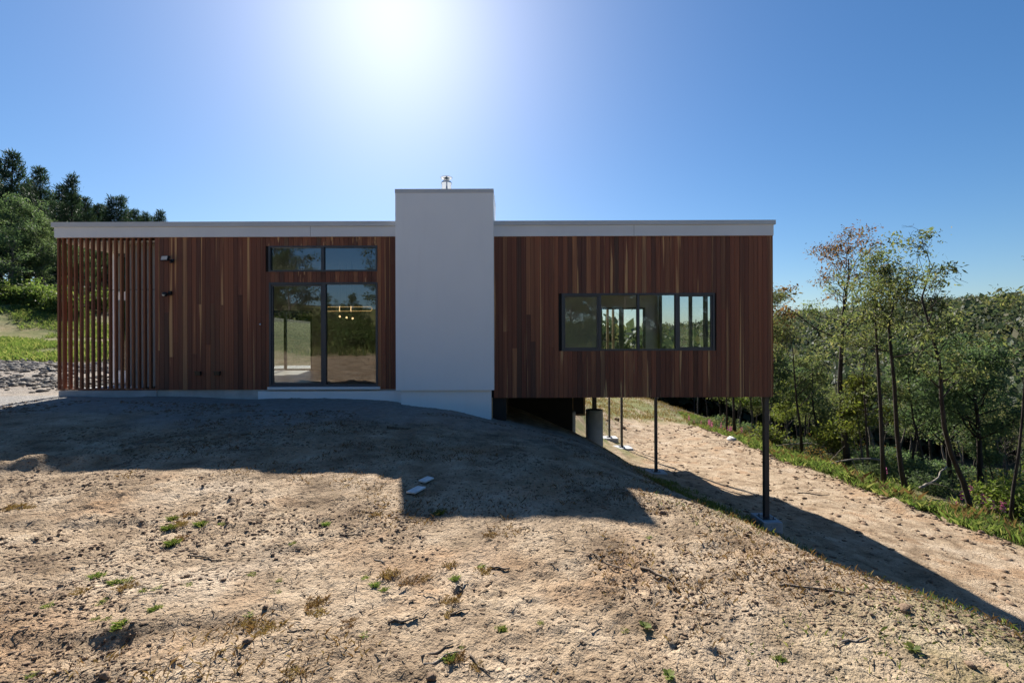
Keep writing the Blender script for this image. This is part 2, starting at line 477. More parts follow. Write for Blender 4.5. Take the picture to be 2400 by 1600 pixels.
def m_emit(name, col, strength):
    t = NT(name)
    e = t.add("Emission", {"Color": (*col,1), "Strength": strength})
    t.put(t.out.inputs["Surface"], e.outputs[0]); return t.m

M = {
 'ground': m_ground(),
 'board': m_timber("timber_board", [(0.0,(.095,.042,.030)),(.12,(.30,.112,.064)),(.22,(.155,.060,.042)),(.34,(.36,.142,.074)),(.44,(.12,.056,.042)),(.55,(.27,.098,.058)),(.64,(.085,.050,.042)),(.74,(.33,.125,.066)),(.83,(.16,.066,.046)),(.90,(.44,.20,.098)),(.95,(.075,.048,.040)),(1.0,(.52,.28,.14))], 1.0),
 'slat': m_timber("timber_slat", [(0.0,(.24,.088,.045)),(.5,(.33,.13,.065)),(1.0,(.22,.09,.052))], .3),
 'pine_timber': m_timber("raw_pine", [(0.0,(.42,.28,.15)),(1.0,(.5,.36,.2))], .2),
 'backing': m_plain("sarking_black", (.012,.010,.010), .9),
 'render': m_render(),
 'fascia': m_plain("painted_fascia", (.74,.77,.80), .55, var=.04, scale=1.5),
 'capping': m_plain("grey_capping", (.56,.585,.61), .42, var=.05, scale=1.2),
 'frame': m_plain("charcoal_aluminium", (.060,.068,.078), .42, metal=.0, var=.1),
 'steel': m_plain("charcoal_steel", (.045,.046,.050), .45, var=.15, scale=3),
 'black': m_plain("black_plastic", (.014,.014,.015), .4),
 'galv': m_plain("polished_steel", (.62,.63,.64), .2, metal=1.0, var=.08, scale=9),
 'concrete': m_concrete(),
 'slab': m_concrete("slab_concrete", (.44,.45,.46)),
 'glass': m_glass("window_glass", .80, .115),
 'door_glass': m_glass("tinted_door_glass", .40, .16),
 'clear': m_glass("clear_glass", .90, .05),
 'plaster': m_plain("interior_plaster", (.52,.51,.49), .9, var=.04),
 'cream': m_plain("cream_soffit", (.68,.60,.47), .7, var=.05),
 'floorboard': m_plain("interior_floor", (.30,.22,.15), .35, var=.2, scale=3),
 'paving': m_concrete("pale_paving", (.62,.60,.57)),
 'lamp': m_emit("warm_lamp", (1.0,.66,.32), 1.6),
 'lamp_soft': m_emit("warm_tube", (1.0,.58,.22), .9),
 'lens': m_plain("lamp_lens", (.62,.58,.50), .25, var=.2, scale=30),
 'eucalypt': m_leaf("eucalypt_leaf", [(0,(.055,.072,.032)),(.4,(.095,.115,.046)),(.75,(.135,.148,.056)),(1,(.18,.16,.075))], .45, 1.8),
 'rust_leaf': m_leaf("rusty_leaf", [(0,(.085,.05,.02)),(.5,(.15,.075,.025)),(.8,(.10,.09,.03)),(1,(.2,.11,.035))], .5, 2.0),
 'wattle': m_leaf("wattle_leaf", [(0,(.044,.066,.036)),(.5,(.074,.106,.052)),(1,(.115,.142,.066))], .42, 1.8),
 'lime_leaf': m_leaf("lime_leaf", [(0,(.075,.105,.022)),(.5,(.115,.145,.03)),(1,(.16,.165,.04))], .42, 1.7),
 'pine': m_leaf("pine_needle", [(0,(.016,.032,.020)),(.6,(.028,.050,.029)),(1,(.05,.072,.042))], .3, 1.5),
 'bank_shrub': m_leaf("bank_shrub_leaf", [(0,(.045,.075,.02)),(.5,(.08,.115,.03)),(1,(.13,.155,.05))], .45, 1.8),
 'grass': m_leaf("grass_blade", [(0,(.05,.08,.02)),(.45,(.085,.115,.03)),(.78,(.13,.15,.045)),(1,(.22,.20,.08))], .45, 1.75),
 'dry_grass': m_leaf("dry_grass_blade", [(0,(.12,.065,.03)),(.5,(.19,.108,.05)),(.8,(.15,.10,.045)),(1,(.30,.21,.11))], .35, 1.3),
 'far_leaf': m_leaf("far_wood_leaf", [(0,(.036,.050,.034)),(.4,(.056,.070,.041)),(.8,(.090,.090,.050)),(1,(.125,.105,.06))], .32, 1.6),
 'pink': m_leaf("foxglove_flower", [(0,(.42,.07,.25)),(1,(.58,.16,.40))], .4, 1.2),
 'bark_dark': m_bark("dark_bark", (.022,.018,.015), (.070,.058,.050)),
 'bark_grey': m_bark("grey_bark", (.07,.058,.048), (.19,.165,.14)),
 'bark_dead': m_bark("dead_wood", (.15,.125,.10), (.31,.275,.235)),
 'stone': m_stone("rubble_stone", (.11,.10,.09), (.29,.262,.23)),
 'pale_rock': m_stone("pale_rock", (.42,.41,.39), (.68,.66,.62)),
 'clod': m_stone("soil_clod", (.13,.085,.055), (.30,.21,.14), 9),
 'twig': m_bark("twig_bark", (.07,.05,.035), (.26,.21,.16)),
 'offcut': m_plain("weathered_offcut", (.60,.60,.58), .8, var=.18, scale=12),
}
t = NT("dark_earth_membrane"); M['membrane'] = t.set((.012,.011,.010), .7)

# ---------------------------------------------------------------- ground
def axis(d0, d1, step, lo, hi, g1=1.03, mid_step=.12, g2=1.08):
    mid = list(np.arange(d0, d1+1e-6, step))
    def grow(v, lim, sgn):
        out = []; st = step
        while abs(v) < lim:
            st *= g1 if st < mid_step else g2; v += sgn*st; out.append(v)
        return out
    return np.array(grow(mid[0], -lo, -1)[::-1] + mid + grow(mid[-1], hi, 1)) if mid[0] < 0 else np.array(_down(mid[0], lo, step, g1, mid_step, g2)[::-1] + mid + grow(mid[-1], hi, 1))
def _down(v, lo, st, g1, ms, g2):
    out = []
    while v > lo:
        st *= g1 if st < ms else g2; v -= st; out.append(v)
    return out
gx = axis(-4.4, 3.4, .023, -1600, 1600)
gy = axis(.9, 5.4, .021, -1200, 1600)
GX, GY = np.meshgrid(gx, gy)
GZ = ground(GX, GY)
nx, ny = len(gx), len(gy)
V = np.stack([GX.ravel(), GY.ravel(), GZ.ravel()], 1)
I = np.arange(nx*ny).reshape(ny, nx)
F = np.stack([I[:-1,:-1], I[:-1,1:], I[1:,1:], I[1:,:-1]], -1).reshape(-1, 4)
gme = np_mesh("ground", V, F, M['ground'], True)
x, y = V[:,0].astype(float), V[:,1].astype(float)
e = fbm(x*.6, y*.6, 4, 5)-.5
ef = fbm(x*2.2, y*2.2, 4, 6)-.5
gravel = sstep(5.6,8.4,y+e*3.0+ef*1.2)*(1-sstep(9.5,10,y))*(1-.55*sstep(-2.6,1.0,x+e*1.5))*(1-sstep(1.6,2.4,x))*.85  # reaches out over the shaded ground to lighten its colour
drive = sstep(-8.6,-10.2,x+e)*sstep(6.2,7.4,y+e)*(1-sstep(15.5,16.5,y+e*1.5))*(x<-8)
gravel = np.clip(np.maximum(gravel, drive*.55), 0, 1)
rm = road_mask(x, y)
left = sstep(-8, -12, x)*sstep(15.6, 16.6, y+e*2) 
band = np.exp(-((y-.9*0-27.0-(x+29)*(-.35)-e*2.0)/1.15)**2)
grass = left*(1-.92*band*(x<-15))
back = sstep(16, 22, y)*(1-rm)*(1-sstep(10.5,12.5,x)*0)
grass = np.maximum(grass, back*sstep(.0,.35,ef+.25))
lip = np.exp(-((x-(2.55+.03*(y-4)+ef*1.0))/.75)**2)*sstep(.5,1.5,y)*(1-sstep(9,10.5,y))
grass = np.maximum(grass, np.clip(lip*1.0*sstep(-.12,.12,e+ef*.8),0,1)*.8)
slope = sstep(2.6,3.2,x)*(1-sstep(4.8,5.6,x+ef))*(y>0)*(y<16)
grass = np.maximum(grass, slope*.62*sstep(-.1,.15,ef+.05))
verge = sstep(10.9, 11.5, x+ef*.6)*(1-sstep(13.6,15,x))*(y>-5)
grass = np.maximum(grass, verge*.85)
grass = np.maximum(grass, sstep(-9,-12,y+e*3))
track = sstep(29,33,y)*(x>3)*(x<20)
grass = np.where(track>0.5, np.clip(grass*(.45+1.0*sstep(-.15,.15,ef)),0,1), grass)
wood = sstep(13.5, 16, x+e*2)*(1-sstep(-3,-12,y)*0)
wood = np.maximum(wood, sstep(60, 110, np.hypot(x,y)))
wood = np.maximum(wood, sstep(33.5,36,y)*sstep(-25,-30,x))
for nm, arr in (("gravel", gravel), ("grass", grass*(1-rm*.9)), ("wood", wood)):
    a = gme.attributes.new(nm, 'FLOAT', 'POINT'); a.data.foreach_set("value", np.clip(arr,0,1).astype(np.float32))
tag(obj("ground", gme), kind='structure')

# ---------------------------------------------------------------- the house
FY = 9.25                                   # facade plane
base = Vector((-3.0, FY, gz(-3.0, FY-.3)))
house = empty("house", base)
tag(house, "long flat-roofed timber clad house with white chimney block on steel posts", "house")
HP = lambda name, mb, m, smooth=False: part(name, mb, M[m], house, smooth)

zTopL = Z_(520, 521, FY); zCapL = Z_(520, 532, FY); zFasL = Z_(520, 556, FY)
zTopR = Z_(1480, 518, FY); zCapR = Z_(1480, 528, FY); zFasR = Z_(1480, 553.5, FY)
zBotL = Z_(500, 913, FY); zBotR = Z_(1480, 931, FY)
xL = X_(133, 700, FY); xR = X_(1811.5, 740, FY)
xC0, xC1 = X_(927, 680, FY-.25), X_(1157, 680, FY-.25)
xW = X_(363, 740, FY)
zFloor = zBotL + .06
zCeil = H + 2.05
REAR_L, REAR_R, DECK = 15.0, 16.2, 21.6
TH = .019

# slab, floor platform, roof
HP("concrete_slab", MB().box(xL+.03, xW+.02, FY+.0, FY+1.3, zBotL-.45, zBotL-.012), 'slab')
HP("concrete_slab", MB().box(xW+.022, xC0+.1, FY+.03, REAR_L, zBotL-.5, zFloor-.02), 'concrete')
HP("concrete_slab", MB().box(xL+.03, xW+.02, FY+1.302, REAR_L, zBotL-.5, zFloor-.02), 'concrete')
HP("rendered_upstand", MB().box(X_(606,918,FY), xC0+.15, FY-.02, FY+.028, zBotL-.5, zBotL-.035), 'render')
fl = HP("floor_platform", MB().box(xC0+.11, xR-.05, FY+.05, DECK, zBotR+.03, zFloor-.03), 'backing')
for k in range(9):                                     # timber bearers under the raised wing
    yy = FY+.4 + k*1.45
    sub("bearer", MB().box(.1, xR-.12, yy, yy+.09, zBotR-.10+.11, zBotR+.028), M['pine_timber'], fl)
HP("floor_finish", MB().box(xW+.03, xR-.2, FY+.12, REAR_R, zFloor-.018, zFloor), 'floorboard')
HP("roof", MB().box(xL+.05, xC0+.2, FY+.06, REAR_L+.6, zFasL+.04, zTopL-.04), 'capping')
HP("roof", MB().box(xC0+.21, xR-.04, FY+.06, DECK+.3, zFasR+.04, zTopR-.04), 'capping')
HP("ceiling", MB().box(xW+.06, xR-.14, FY+.14, REAR_R+.1, zCeil, zCeil+.05), 'plaster')
HP("porch_soffit", MB().box(xL+.06, xW+.04, FY+.06, REAR_L-.1, zCeil, zCeil+.04), 'cream')
HP("deck_soffit", MB().box(xC0+.4, xR-.06, REAR_R+.12, DECK+.28, zCeil, zCeil+.05), 'cream')

# fascias with their cappings and panel joints
fa = HP("fascia", MB().box(xL-.02, xC0+.05, FY-.028, FY+.04, zFasL, zCapL+.004), 'fascia')
sub("capping", MB().box(xL-.062, xC0+.05, FY-.055, FY+.058, zCapL, zTopL), M['capping'], fa)
sub("panel_joint", MB().box(X_(729,545,FY)-.002, X_(729,545,FY)+.002, FY-.0295, FY-.027, zFasL+.003, zCapL-.001), M['steel'], fa)
fa = HP("fascia", MB().box(xC1-.05, xR+.004, FY-.028, FY+.04, zFasR, zCapR+.004), 'fascia')
sub("capping", MB().box(xC1-.05, xR+.036, FY-.055, FY+.058, zCapR, zTopR), M['capping'], fa)
sub("panel_joint", MB().box(X_(1485,540,FY)-.002, X_(1485,540,FY)+.002, FY-.0295, FY-.027, zFasR+.003, zCapR-.001), M['steel'], fa)
fa = HP("fascia", MB().box(xR-.036, xR+.004, FY+.042, DECK+.3, zFasR, zCapR+.004), 'fascia')
sub("capping", MB().box(xR-.036, xR+.036, FY+.06, DECK+.32, zCapR, zTopR), M['capping'], fa)
fa = HP("fascia", MB().box(xL-.02, xL+.02, FY+.042, REAR_L+.6, zFasL, zCapL+.004), 'fascia')
sub("capping", MB().box(xL-.062, xL+.02, FY+.06, REAR_L+.6, zCapL, zTopL), M['capping'], fa)

# openings on the facade
def rect(p0, p1): return (X_(p0[0],p0[1],FY), X_(p1[0],p1[1],FY), Z_(p0[0],p1[1],FY), Z_(p1[0],p0[1],FY))
HI = rect((629.5,575.5),(884.5,637))
DO = rect((630.5,661),(886,906))
RI = rect((1316.5,686),(1675,822.5))
P = .0945
bme = None
def board_mesh():
    w2, t, c = P/2-.0019, TH, .0022
    prof = [(-w2,t),(-w2,c),(-w2+c,0),(w2-c,0),(w2,c),(w2,t)]
    v = [(a,b,0) for a,b in prof]+[(a,b,1) for a,b in prof]
    n = len(prof)
    f = [(i,(i+1)%n,(i+1)%n+n,i+n) for i in range(n)]+[tuple(range(n))[::-1],tuple(range(n,2*n))]
    me = bpy.data.meshes.new("board"); me.from_pydata(v,[],f); me.materials.append(M['board']); return me
bme = board_mesh()
nb = 0
def clad(x0, x1, z0, z1, holes, wall):
    global nb
    n = int(round((x1-x0)/P)); p = (x1-x0)/n
    for i in range(n):
        cx = x0+(i+.5)*p
        segs = [(z0, z1)]
        for hx0, hx1, hz0, hz1 in holes:
            if hx0-.02 < cx < hx1+.02:
                new = []
                for a, b in segs:
                    if hz1 <= a or hz0 >= b: new.append((a,b)); continue
                    if hz0-a > .02: new.append((a,hz0))
                    if b-hz1 > .02: new.append((hz1,b))
                segs = new
        for a, b in segs:
            cuts = [a, b]
            if b-a > 2.0 and random.random() < .42: cuts.insert(1, a+(b-a)*random.uniform(.15,.85))
            for c0, c1 in zip(cuts[:-1], cuts[1:]):
                o = bpy.data.objects.new("board", bme); C.objects.link(o); o.parent = wall
                o.location = (cx, FY+random.uniform(-.0012,.0012), c0+(.0012 if c0 != a else 0)); o.scale = (p/P, 1, c1-c0-(.0012 if c1 != b else 0))
                nb += 1
def rim(mb, x0, x1, z0, z1, holes):
    """thin wall plate between FY+TH and FY+.12 with openings"""
    xs = sorted({x0,x1,*[h[0] for h in holes],*[h[1] for h in holes]}); zs = sorted({z0,z1,*[h[2] for h in holes],*[h[3] for h in holes]})
    for a,b in zip(xs[:-1],xs[1:]):
        for c,d in zip(zs[:-1],zs[1:]):
            if any(h[0]<=(a+b)/2<=h[1] and h[2]<=(c+d)/2<=h[3] for h in holes): continue
            mb.box(a,b,FY+TH+.002,FY+.12,c,d)
    return mb
wl = HP("timber_wall", rim(MB(), xW+.005, xC0+.1, zBotL+.004, zFasL+.035, [HI,DO]), 'backing')
clad(xW, xC0+.02, zBotL, zFasL+.02, [HI,DO], wl)
wr = HP("timber_wall", rim(MB(), xC1-.1, xR-.03, zBotR+.004, zFasR+.035, [RI]), 'backing')
clad(xC1-.012, xR-.018, zBotR, zFasR+.02, [RI], wr)
sub("corner_trim", MB().box(xR-.0165, xR+.001, FY-.004, FY+.06, zBotR, zFasR-.002), M['slat'], wr)
# right side wall: timber below sill and at the ends, glazed between
side = HP("side_wall", MB().box(xR-.10, xR-.022, FY+.14, FY+.9, zBotR+.01, zFasR+.035).box(xR-.10,xR-.022,FY+.9,REAR_R,zBotR+.01,zFloor+.02).box(xR-.10,xR-.022,FY+.9,REAR_R,H+1.72,zFasR+.035).box(xR-.1,xR-.022,REAR_R,DECK,zBotR+.01,zFloor-.01), 'backing')
for k in range(int((DECK-FY-.1)/P)):
    yy = FY+.1+k*P
    hi = zFasR if yy < FY+.9 else (zFloor+.02 if yy < REAR_R else zFloor-.01)
    if k > 40: continue
    o = bpy.data.objects.new("board", bme); C.objects.link(o); o.parent = side; o.location = (xR-.002, yy, zBotR); o.rotation_euler = (0,0,R(90)); o.scale = (1,1,hi-zBotR)

# windows and the sliding door: frames, mullions, panes
def glazed(name, r, mull, fw=.045, sash=(), gl='glass', recess=.0):
    x0,x1,z0,z1 = r; y0, y1 = FY-.010, FY+.095
    fr = HP(name, MB().box(x0,x1,y0,y1,z1-fw,z1).box(x0,x1,y0,y1,z0,z0+fw).box(x0,x0+fw,y0,y1,z0+fw,z1-fw).box(x1-fw,x1,y0,y1,z0+fw,z1-fw), 'frame')
    edges = [x0+fw]+[e for m in mull for e in m]+[x1-fw]
    for a,b in mull: sub("mullion", MB().box(a,b,y0+.006,y1-.004,z0+fw,z1-fw), M['frame'], fr)
    for i in range(0,len(edges),2):
        a,b = edges[i],edges[i+1]
        s = 0
        if i//2 in sash:
            s = .032
            sub("sash", MB().box(a,b,y0+.02,y0+.06,z1-fw-s,z1-fw).box(a,b,y0+.02,y0+.06,z0+fw,z0+fw+s).box(a,a+s,y0+.02,y0+.06,z0+fw+s,z1-fw-s).box(b-s,b,y0+.02,y0+.06,z0+fw+s,z1-fw-s), M['frame'], fr)
        sub("pane", MB().poly([(a+s,FY+.035,z0+fw+s),(b-s,FY+.035,z0+fw+s),(b-s,FY+.035,z1-fw-s),(a+s,FY+.035,z1-fw-s)]), M[gl], fr)
    return fr
wx = lambda p: X_(p, 750, FY)
glazed("window", HI, [(wx(753),wx(760))], .034, gl='door_glass')
dr = glazed("sliding_door", DO, [(wx(755),wx(763.5))], .042, sash=(0,), gl='door_glass')
sub("sill_flashing", MB().box(DO[0]-.01, DO[1]+.05, FY-.06, FY+.0, DO[2]-.055, DO[2]-.002), M['fascia'], dr)
glazed("window", RI, [(wx(1403),wx(1409)),(wx(1493.5),wx(1499)),(wx(1583.5),wx(1590.5))], .040, sash=(0,3))

# chimney block with plinth, capping and flue
zct = Z_(1040,443,FY-.25); zcb = Z_(1040,914.5,FY-.25)
ch = HP("chimney_block", MB().box(xC0,xC1,FY-.25,FY+.95,zcb,zct-.075), 'render')
sub("cap_flashing", MB().box(xC0-.006,xC1+.006,FY-.257,FY+.957,zct-.078,zct), M['capping'], ch)
sub("plinth", MB().box(X_(940,930,FY-.19),X_(1151,930,FY-.19),FY-.19,FY+.8,H-2.2,zcb-.002), M['render'], ch)
fx, fy, fz = X_(1046.5,430,9.8), 9.8, zct+.205
flu = HP("flue", MB().lathe([(.103,-.30),(.103,.165),(.112,.17),(.118,.185),(.10,.215),(.062,.235),(.062,.262)], fx, fy, 28, fz), 'galv', True)
sub("cowl", MB().lathe([(.05,.258),(.062,.262),(.10,.275),(.128,.298),(.128,.304),(.09,.318),(.0,.326)], fx, fy, 28, fz), M['galv'], flu, True)

# slatted screen over the porch
zs0, zs1 = zBotL+.03, zFasL-.006
sc = HP("slat_screen", MB().box(xL+.01, xW-.012, FY+.004, FY+.075, zBotL-.004, zBotL+.028).box(xL+.01, xW-.012, FY+.01, FY+.07, zFasL-.006, zFasL+.03), 'slat')
sub("fixing_rod", MB().box(xL+.02, xW-.02, FY+.052, FY+.062, Z_(250,678,FY)-.005, Z_(250,678,FY)+.005), M['black'], sc)
sme = MB().box(-.016,.016,0,.058,0,1).mesh("slat", M['slat'])
x0s = X_(148, 740, FY)
xs_ = [xL+.02, X_(147,740,FY)] + [X_(161,740,FY)+k*.1174 for k in range(30) if X_(161,740,FY)+k*.1174 < xW-.03]
for xx in xs_:
    o = bpy.data.objects.new("slat", sme); C.objects.link(o); o.parent = sc; o.location = (xx, FY+.004+random.uniform(-.002,.002), zs0); o.scale = (1,1,zs1-zs0)
for k in range(1, 3):                                    # return of the screen round the end
    o = bpy.data.objects.new("slat", sme); C.objects.link(o); o.parent = sc; o.location = (xL+.02, FY+.004+k*.1174, zs0); o.scale = (1,1,zs1-zs0)

# porch back wall with white-framed window
PY = 10.45
def px_(p, q=740): return X_(p, q, PY)
xa, xb = xL+.02, xW+.04
za = Z_(300,903,PY); 
pw = HP("porch_wall", MB().box(px_(262),px_(275),PY,PY+.12,zFloor-.02,zCeil).box(px_(345),px_(372),PY,PY+.12,zFloor-.02,zCeil).box(px_(275),px_(345),PY,PY+.12,zFloor-.02,Z_(310,868,PY)).box(px_(275),px_(345),PY+.002,PY+.1,Z_(310,703,PY),Z_(310,683,PY)), 'render')
sub("window_head", MB().box(px_(275),px_(345),PY+.003,PY+.1,Z_(310,600,PY),zCeil-.002), M['frame'], pw)
sub("pane", MB().poly([(px_(275),PY+.06,Z_(310,868,PY)),(px_(345),PY+.06,Z_(310,868,PY)),(px_(345),PY+.06,Z_(310,600,PY)),(px_(275),PY+.06,Z_(310,600,PY))]), M['glass'], pw)
HP("inner_wall", MB().box(px_(372), xW+.05, PY-.9, PY+.1, zFloor-.01, zCeil-.003), 'plaster')
HP("inner_wall", MB().box(px_(372)-.02, px_(372)+.08, PY+.125, REAR_L, zFloor-.01, zCeil-.003), 'plaster')
HP("end_wall", MB().box(xL+.03, xL+.13, PY+.125, REAR_L-.01, zFloor-.018, zCeil-.003), 'backing')
HP("downlight", MB().lathe([(.05,-.012),(.05,-.002)], X_(304,575,9.9), 9.9, 16, zCeil), 'lamp', True)

# living room behind the sliding door: rear wall with glass door to the sunlit terrace
RY = 14.6
dx0, dx1 = X_(628,740,RY), X_(731,740,RY)
zdh = Z_(700,727,RY)
xIn = px_(372)+.081
HP("rear_wall", MB().box(dx1, .35, RY, RY+.15, zFloor, zCeil-.002).box(xIn,dx0,RY,RY+.15,zFloor,zCeil-.002).box(dx0,dx1,RY,RY+.15,zdh,zCeil-.002), 'plaster')
rd = HP("rear_door", MB().box(dx0,dx1,RY+.02,RY+.1,zdh-.06,zdh-.001).box(dx1-.06,dx1-.001,RY+.02,RY+.1,zFloor,zdh-.06).box(X_(667,740,RY)-.04,X_(667,740,RY)+.03,RY+.02,RY+.1,zFloor+.05,zdh-.06).box(dx0,dx1-.06,RY+.02,RY+.1,zFloor,zFloor+.05), 'frame')
sub("pane", MB().poly([(dx0,RY+.06,zFloor+.05),(dx1-.06,RY+.06,zFloor+.05),(dx1-.06,RY+.06,zdh-.06),(dx0,RY+.06,zdh-.06)]), M['clear'], rd)
HP("inner_wall", MB().box(-.42,-.30,FY+.13,RY-.002,zFloor,zCeil-.002), 'plaster')
HP("terrace", MB().box(xIn-2.5, -1.0, RY+.4, RY+4.2, zFloor-.6, zFloor-.06), 'paving')
# dining room behind the ribbon window
wx0, wx1 = X_(1408,740,REAR_R), X_(1513,740,REAR_R)
zw = Z_(1460,720,REAR_R)
HP("rear_wall", MB().box(-.29,wx0,REAR_R,REAR_R+.12,zFloor,zCeil-.002).box(wx0,wx1,REAR_R,REAR_R+.12,zw,zCeil-.002).box(wx1,xR-.101,REAR_R,REAR_R+.12,zFloor,zCeil-.002), 'plaster')
rd = HP("deck_door", MB().box(wx0,wx1,REAR_R+.02,REAR_R+.09,zw-.07,zw-.001).box(wx0,wx0+.06,REAR_R+.02,REAR_R+.09,zFloor,zw-.07).box(wx1-.08,wx1,REAR_R+.02,REAR_R+.09,zFloor,zw-.07).box(X_(1457,740,REAR_R)-.08,X_(1457,740,REAR_R)+.08,REAR_R+.02,REAR_R+.09,zFloor,zw-.07), 'frame')
sub("pane", MB().poly([(wx0+.06,REAR_R+.05,zFloor),(wx1-.08,REAR_R+.05,zFloor),(wx1-.08,REAR_R+.05,zw-.07),(wx0+.06,REAR_R+.05,zw-.07)]), M['clear'], rd)
sw = HP("side_window", MB().box(xR-.10,xR-.03,FY+.9,FY+.98,zFloor+.02,H+1.72).box(xR-.10,xR-.03,12.25,12.40,zFloor+.02,H+1.72).box(xR-.10,xR-.03,13.3,13.42,zFloor+.02,H+1.72).box(xR-.10,xR-.03,REAR_R-.22,REAR_R-.001,zFloor+.02,H+1.72).box(xR-.1,xR-.03,FY+.98,REAR_R-.22,H+1.65,H+1.719), 'frame')
for a,b in ((FY+.98,12.25),(12.40,13.3),(13.42,REAR_R-.22)):
    sub("pane", MB().poly([(xR-.06,a,zFloor+.02),(xR-.06,b,zFloor+.02),(xR-.06,b,H+1.65),(xR-.06,a,H+1.65)]), M['clear'], sw)
for px in (1361, 1490):
    HP("downlight", MB().lathe([(.045,-.012),(.045,-.002)], X_(px,693,1000)/1000*0+ (px-1200)/FPX*(zCeil-H)/((800-693)/FPX)*1.0, (zCeil-H)/((800-693)/FPX), 14, zCeil), 'lamp', True)
# deck: posts and balustrade behind the dining room
for pxx in (1424, 1437):
    xx = X_(pxx, 760, DECK-.2)
    HP("deck_post", MB().box(xx-.05,xx+.05,DECK-.25,DECK-.15,zFloor-.03,zCeil), 'pine_timber')
HP("deck_post", MB().box(xR-.2,xR-.1,DECK-.25,DECK-.15,zFloor-.03,zCeil), 'steel')
bal = HP("deck_balustrade", MB().box(1.0,xR-.1,DECK-.12,DECK-.08,zFloor+.94,zFloor+.98), 'steel')
for k in range(36): sub("baluster", MB().box(1.05+k*.115,1.065+k*.115,DECK-.108,DECK-.092,zFloor-.03,zFloor+.94), M['steel'], bal)

# steel posts on concrete pads, round piers
def post(x, y, ztop_pad, pw=.10, pad=(.42,.42,.34), name_pad="concrete_pad"):
    p = HP("steel_post", MB().box(x-pw/2,x+pw/2,y-pw/2,y+pw/2,ztop_pad+.012,zBotR+.03), 'steel')
    sub("base_plate", MB().box(x-.13,x+.13,y-.13,y+.13,ztop_pad+.001,ztop_pad+.012), M['steel'], p)
    for sx in (-1,1):
        for sy in (-1,1):
            sub("bolt", MB().lathe([(.011,0),(.011,.035),(.006,.04)], x+sx*.095, y+sy*.095, 8, ztop_pad+.012), M['steel'], p)
    f = HP(name_pad, MB().box(x-pad[0],x+pad[0],y-pad[1],y+pad[1],ztop_pad-pad[2]-.3,ztop_pad), 'slab')
    mod = f.modifiers.new("edge", 'BEVEL'); mod.width = .012; mod.segments = 2
PX = X_(1795,1100,9.42)
post(PX, 9.42, Z_(1795,1212,9.42), .092, (.19,.27,.2))
post(X_(1537,1000,16.3), 16.3, Z_(1537,1104,16.3), .095, (.32,.3,.06))
post(X_(1457,1000,21.3), 21.3, Z_(1457,1046,21.3)-.02, .10, (.45,.34,.2))
post(X_(1428,1000,23.6), 23.6, Z_(1428,1023,23.6)-.02, .09, (.4,.34,.3))
def pier(x, y, r, ztop, zbot, nm="concrete_pier"):
    p = HP(nm, MB().lathe([(r,zbot-ztop),(r,-.012),(r-.012,0)], x, y, 40, ztop), 'concrete', False)
    p.data.polygons.foreach_set("use_smooth", [len(q.vertices) == 4 for q in p.data.polygons])
    sub("steel_stub", MB().box(x-.05,x+.05,y-.05,y+.05,ztop-.01,zBotR+.03), M['steel'], p)
pier(X_(1393,980,11.6), 11.6, .215, Z_(1393,962,11.4), H-3.6)
pier(X_(1298,950,15.6), 15.6, .18, Z_(1298,946,15.6), H-3.6)
pier(X_(1333,985,13.6), 13.6, .20, Z_(1333,975,13.6)+.15, H-3.8)
HP("foundation_and_light_block", MB().box(-.40,-.12,FY+.06,RY,H-2.4,zBotR+.02), 'membrane')
HP("foundation_and_light_block", MB().box(-.11,1.75,13.2,13.4,H-3.2,zBotR+.02), 'membrane')  # added back wall, near-black to stop light and keep the underfloor dark
HP("plywood_edge", MB().box(X_(1153,960,FY+.1)-.02,X_(1153,960,FY+.1)+.02,FY+.03,FY+.058,H-2.3,zBotR-.004), 'pine_timber')
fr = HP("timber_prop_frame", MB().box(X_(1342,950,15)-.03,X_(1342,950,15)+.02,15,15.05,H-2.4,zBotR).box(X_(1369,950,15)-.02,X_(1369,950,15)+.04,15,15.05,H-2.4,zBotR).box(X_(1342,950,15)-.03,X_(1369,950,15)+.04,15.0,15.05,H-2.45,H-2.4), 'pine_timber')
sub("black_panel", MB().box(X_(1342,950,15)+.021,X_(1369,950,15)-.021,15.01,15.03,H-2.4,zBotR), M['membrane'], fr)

# ---------------------------------------------------------------- fittings fixed on the house
def flood(px, py):
    x, z = X_(px,py,FY-.12), Z_(px,py,FY-.12)
    e = empty("floodlight", (x, FY-.002, z)); tag(e, "black LED floodlight high on the timber wall beside the slatted screen", "floodlight")
    b = part("housing", MB().box(x-.085,x+.085,FY-.145,FY-.105,z-.05,z+.05), M['black'], e)
    sub("lens", MB().box(x-.072,x+.072,FY-.149,FY-.1455,z-.038,z+.038), M['lens'], b)
    part("bracket", MB().box(x+.02,x+.05,FY-.106,FY-.003,z-.03,z+.0).box(x,x+.08,FY-.02,FY-.002,z-.05,z+.03), M['black'], e)
    e.rotation_euler = (R(-14),0,R(-12))
flood(390, 609)
x, z = X_(392,690,FY-.05), Z_(392,690,FY-.05)
e = empty("motion_sensor", (x,FY-.002,z)); tag(e, "small black motion sensor on the timber wall below the floodlight", "sensor")
part("base", MB().box(x+.01,x+.07,FY-.045,FY-.002,z-.01,z+.07), M['black'], e)
hd = part("head", MB().lathe([(.015,-.05),(.042,-.035),(.05,0),(.045,.03),(.02,.045)], x-.02, FY-.09, 18, z), M['black'], e, True)
sub("lens", MB().lathe([(.012,-.052),(.03,-.04),(.034,-.02)], x-.022, FY-.112, 14, z+.01), M['lens'], hd, True)
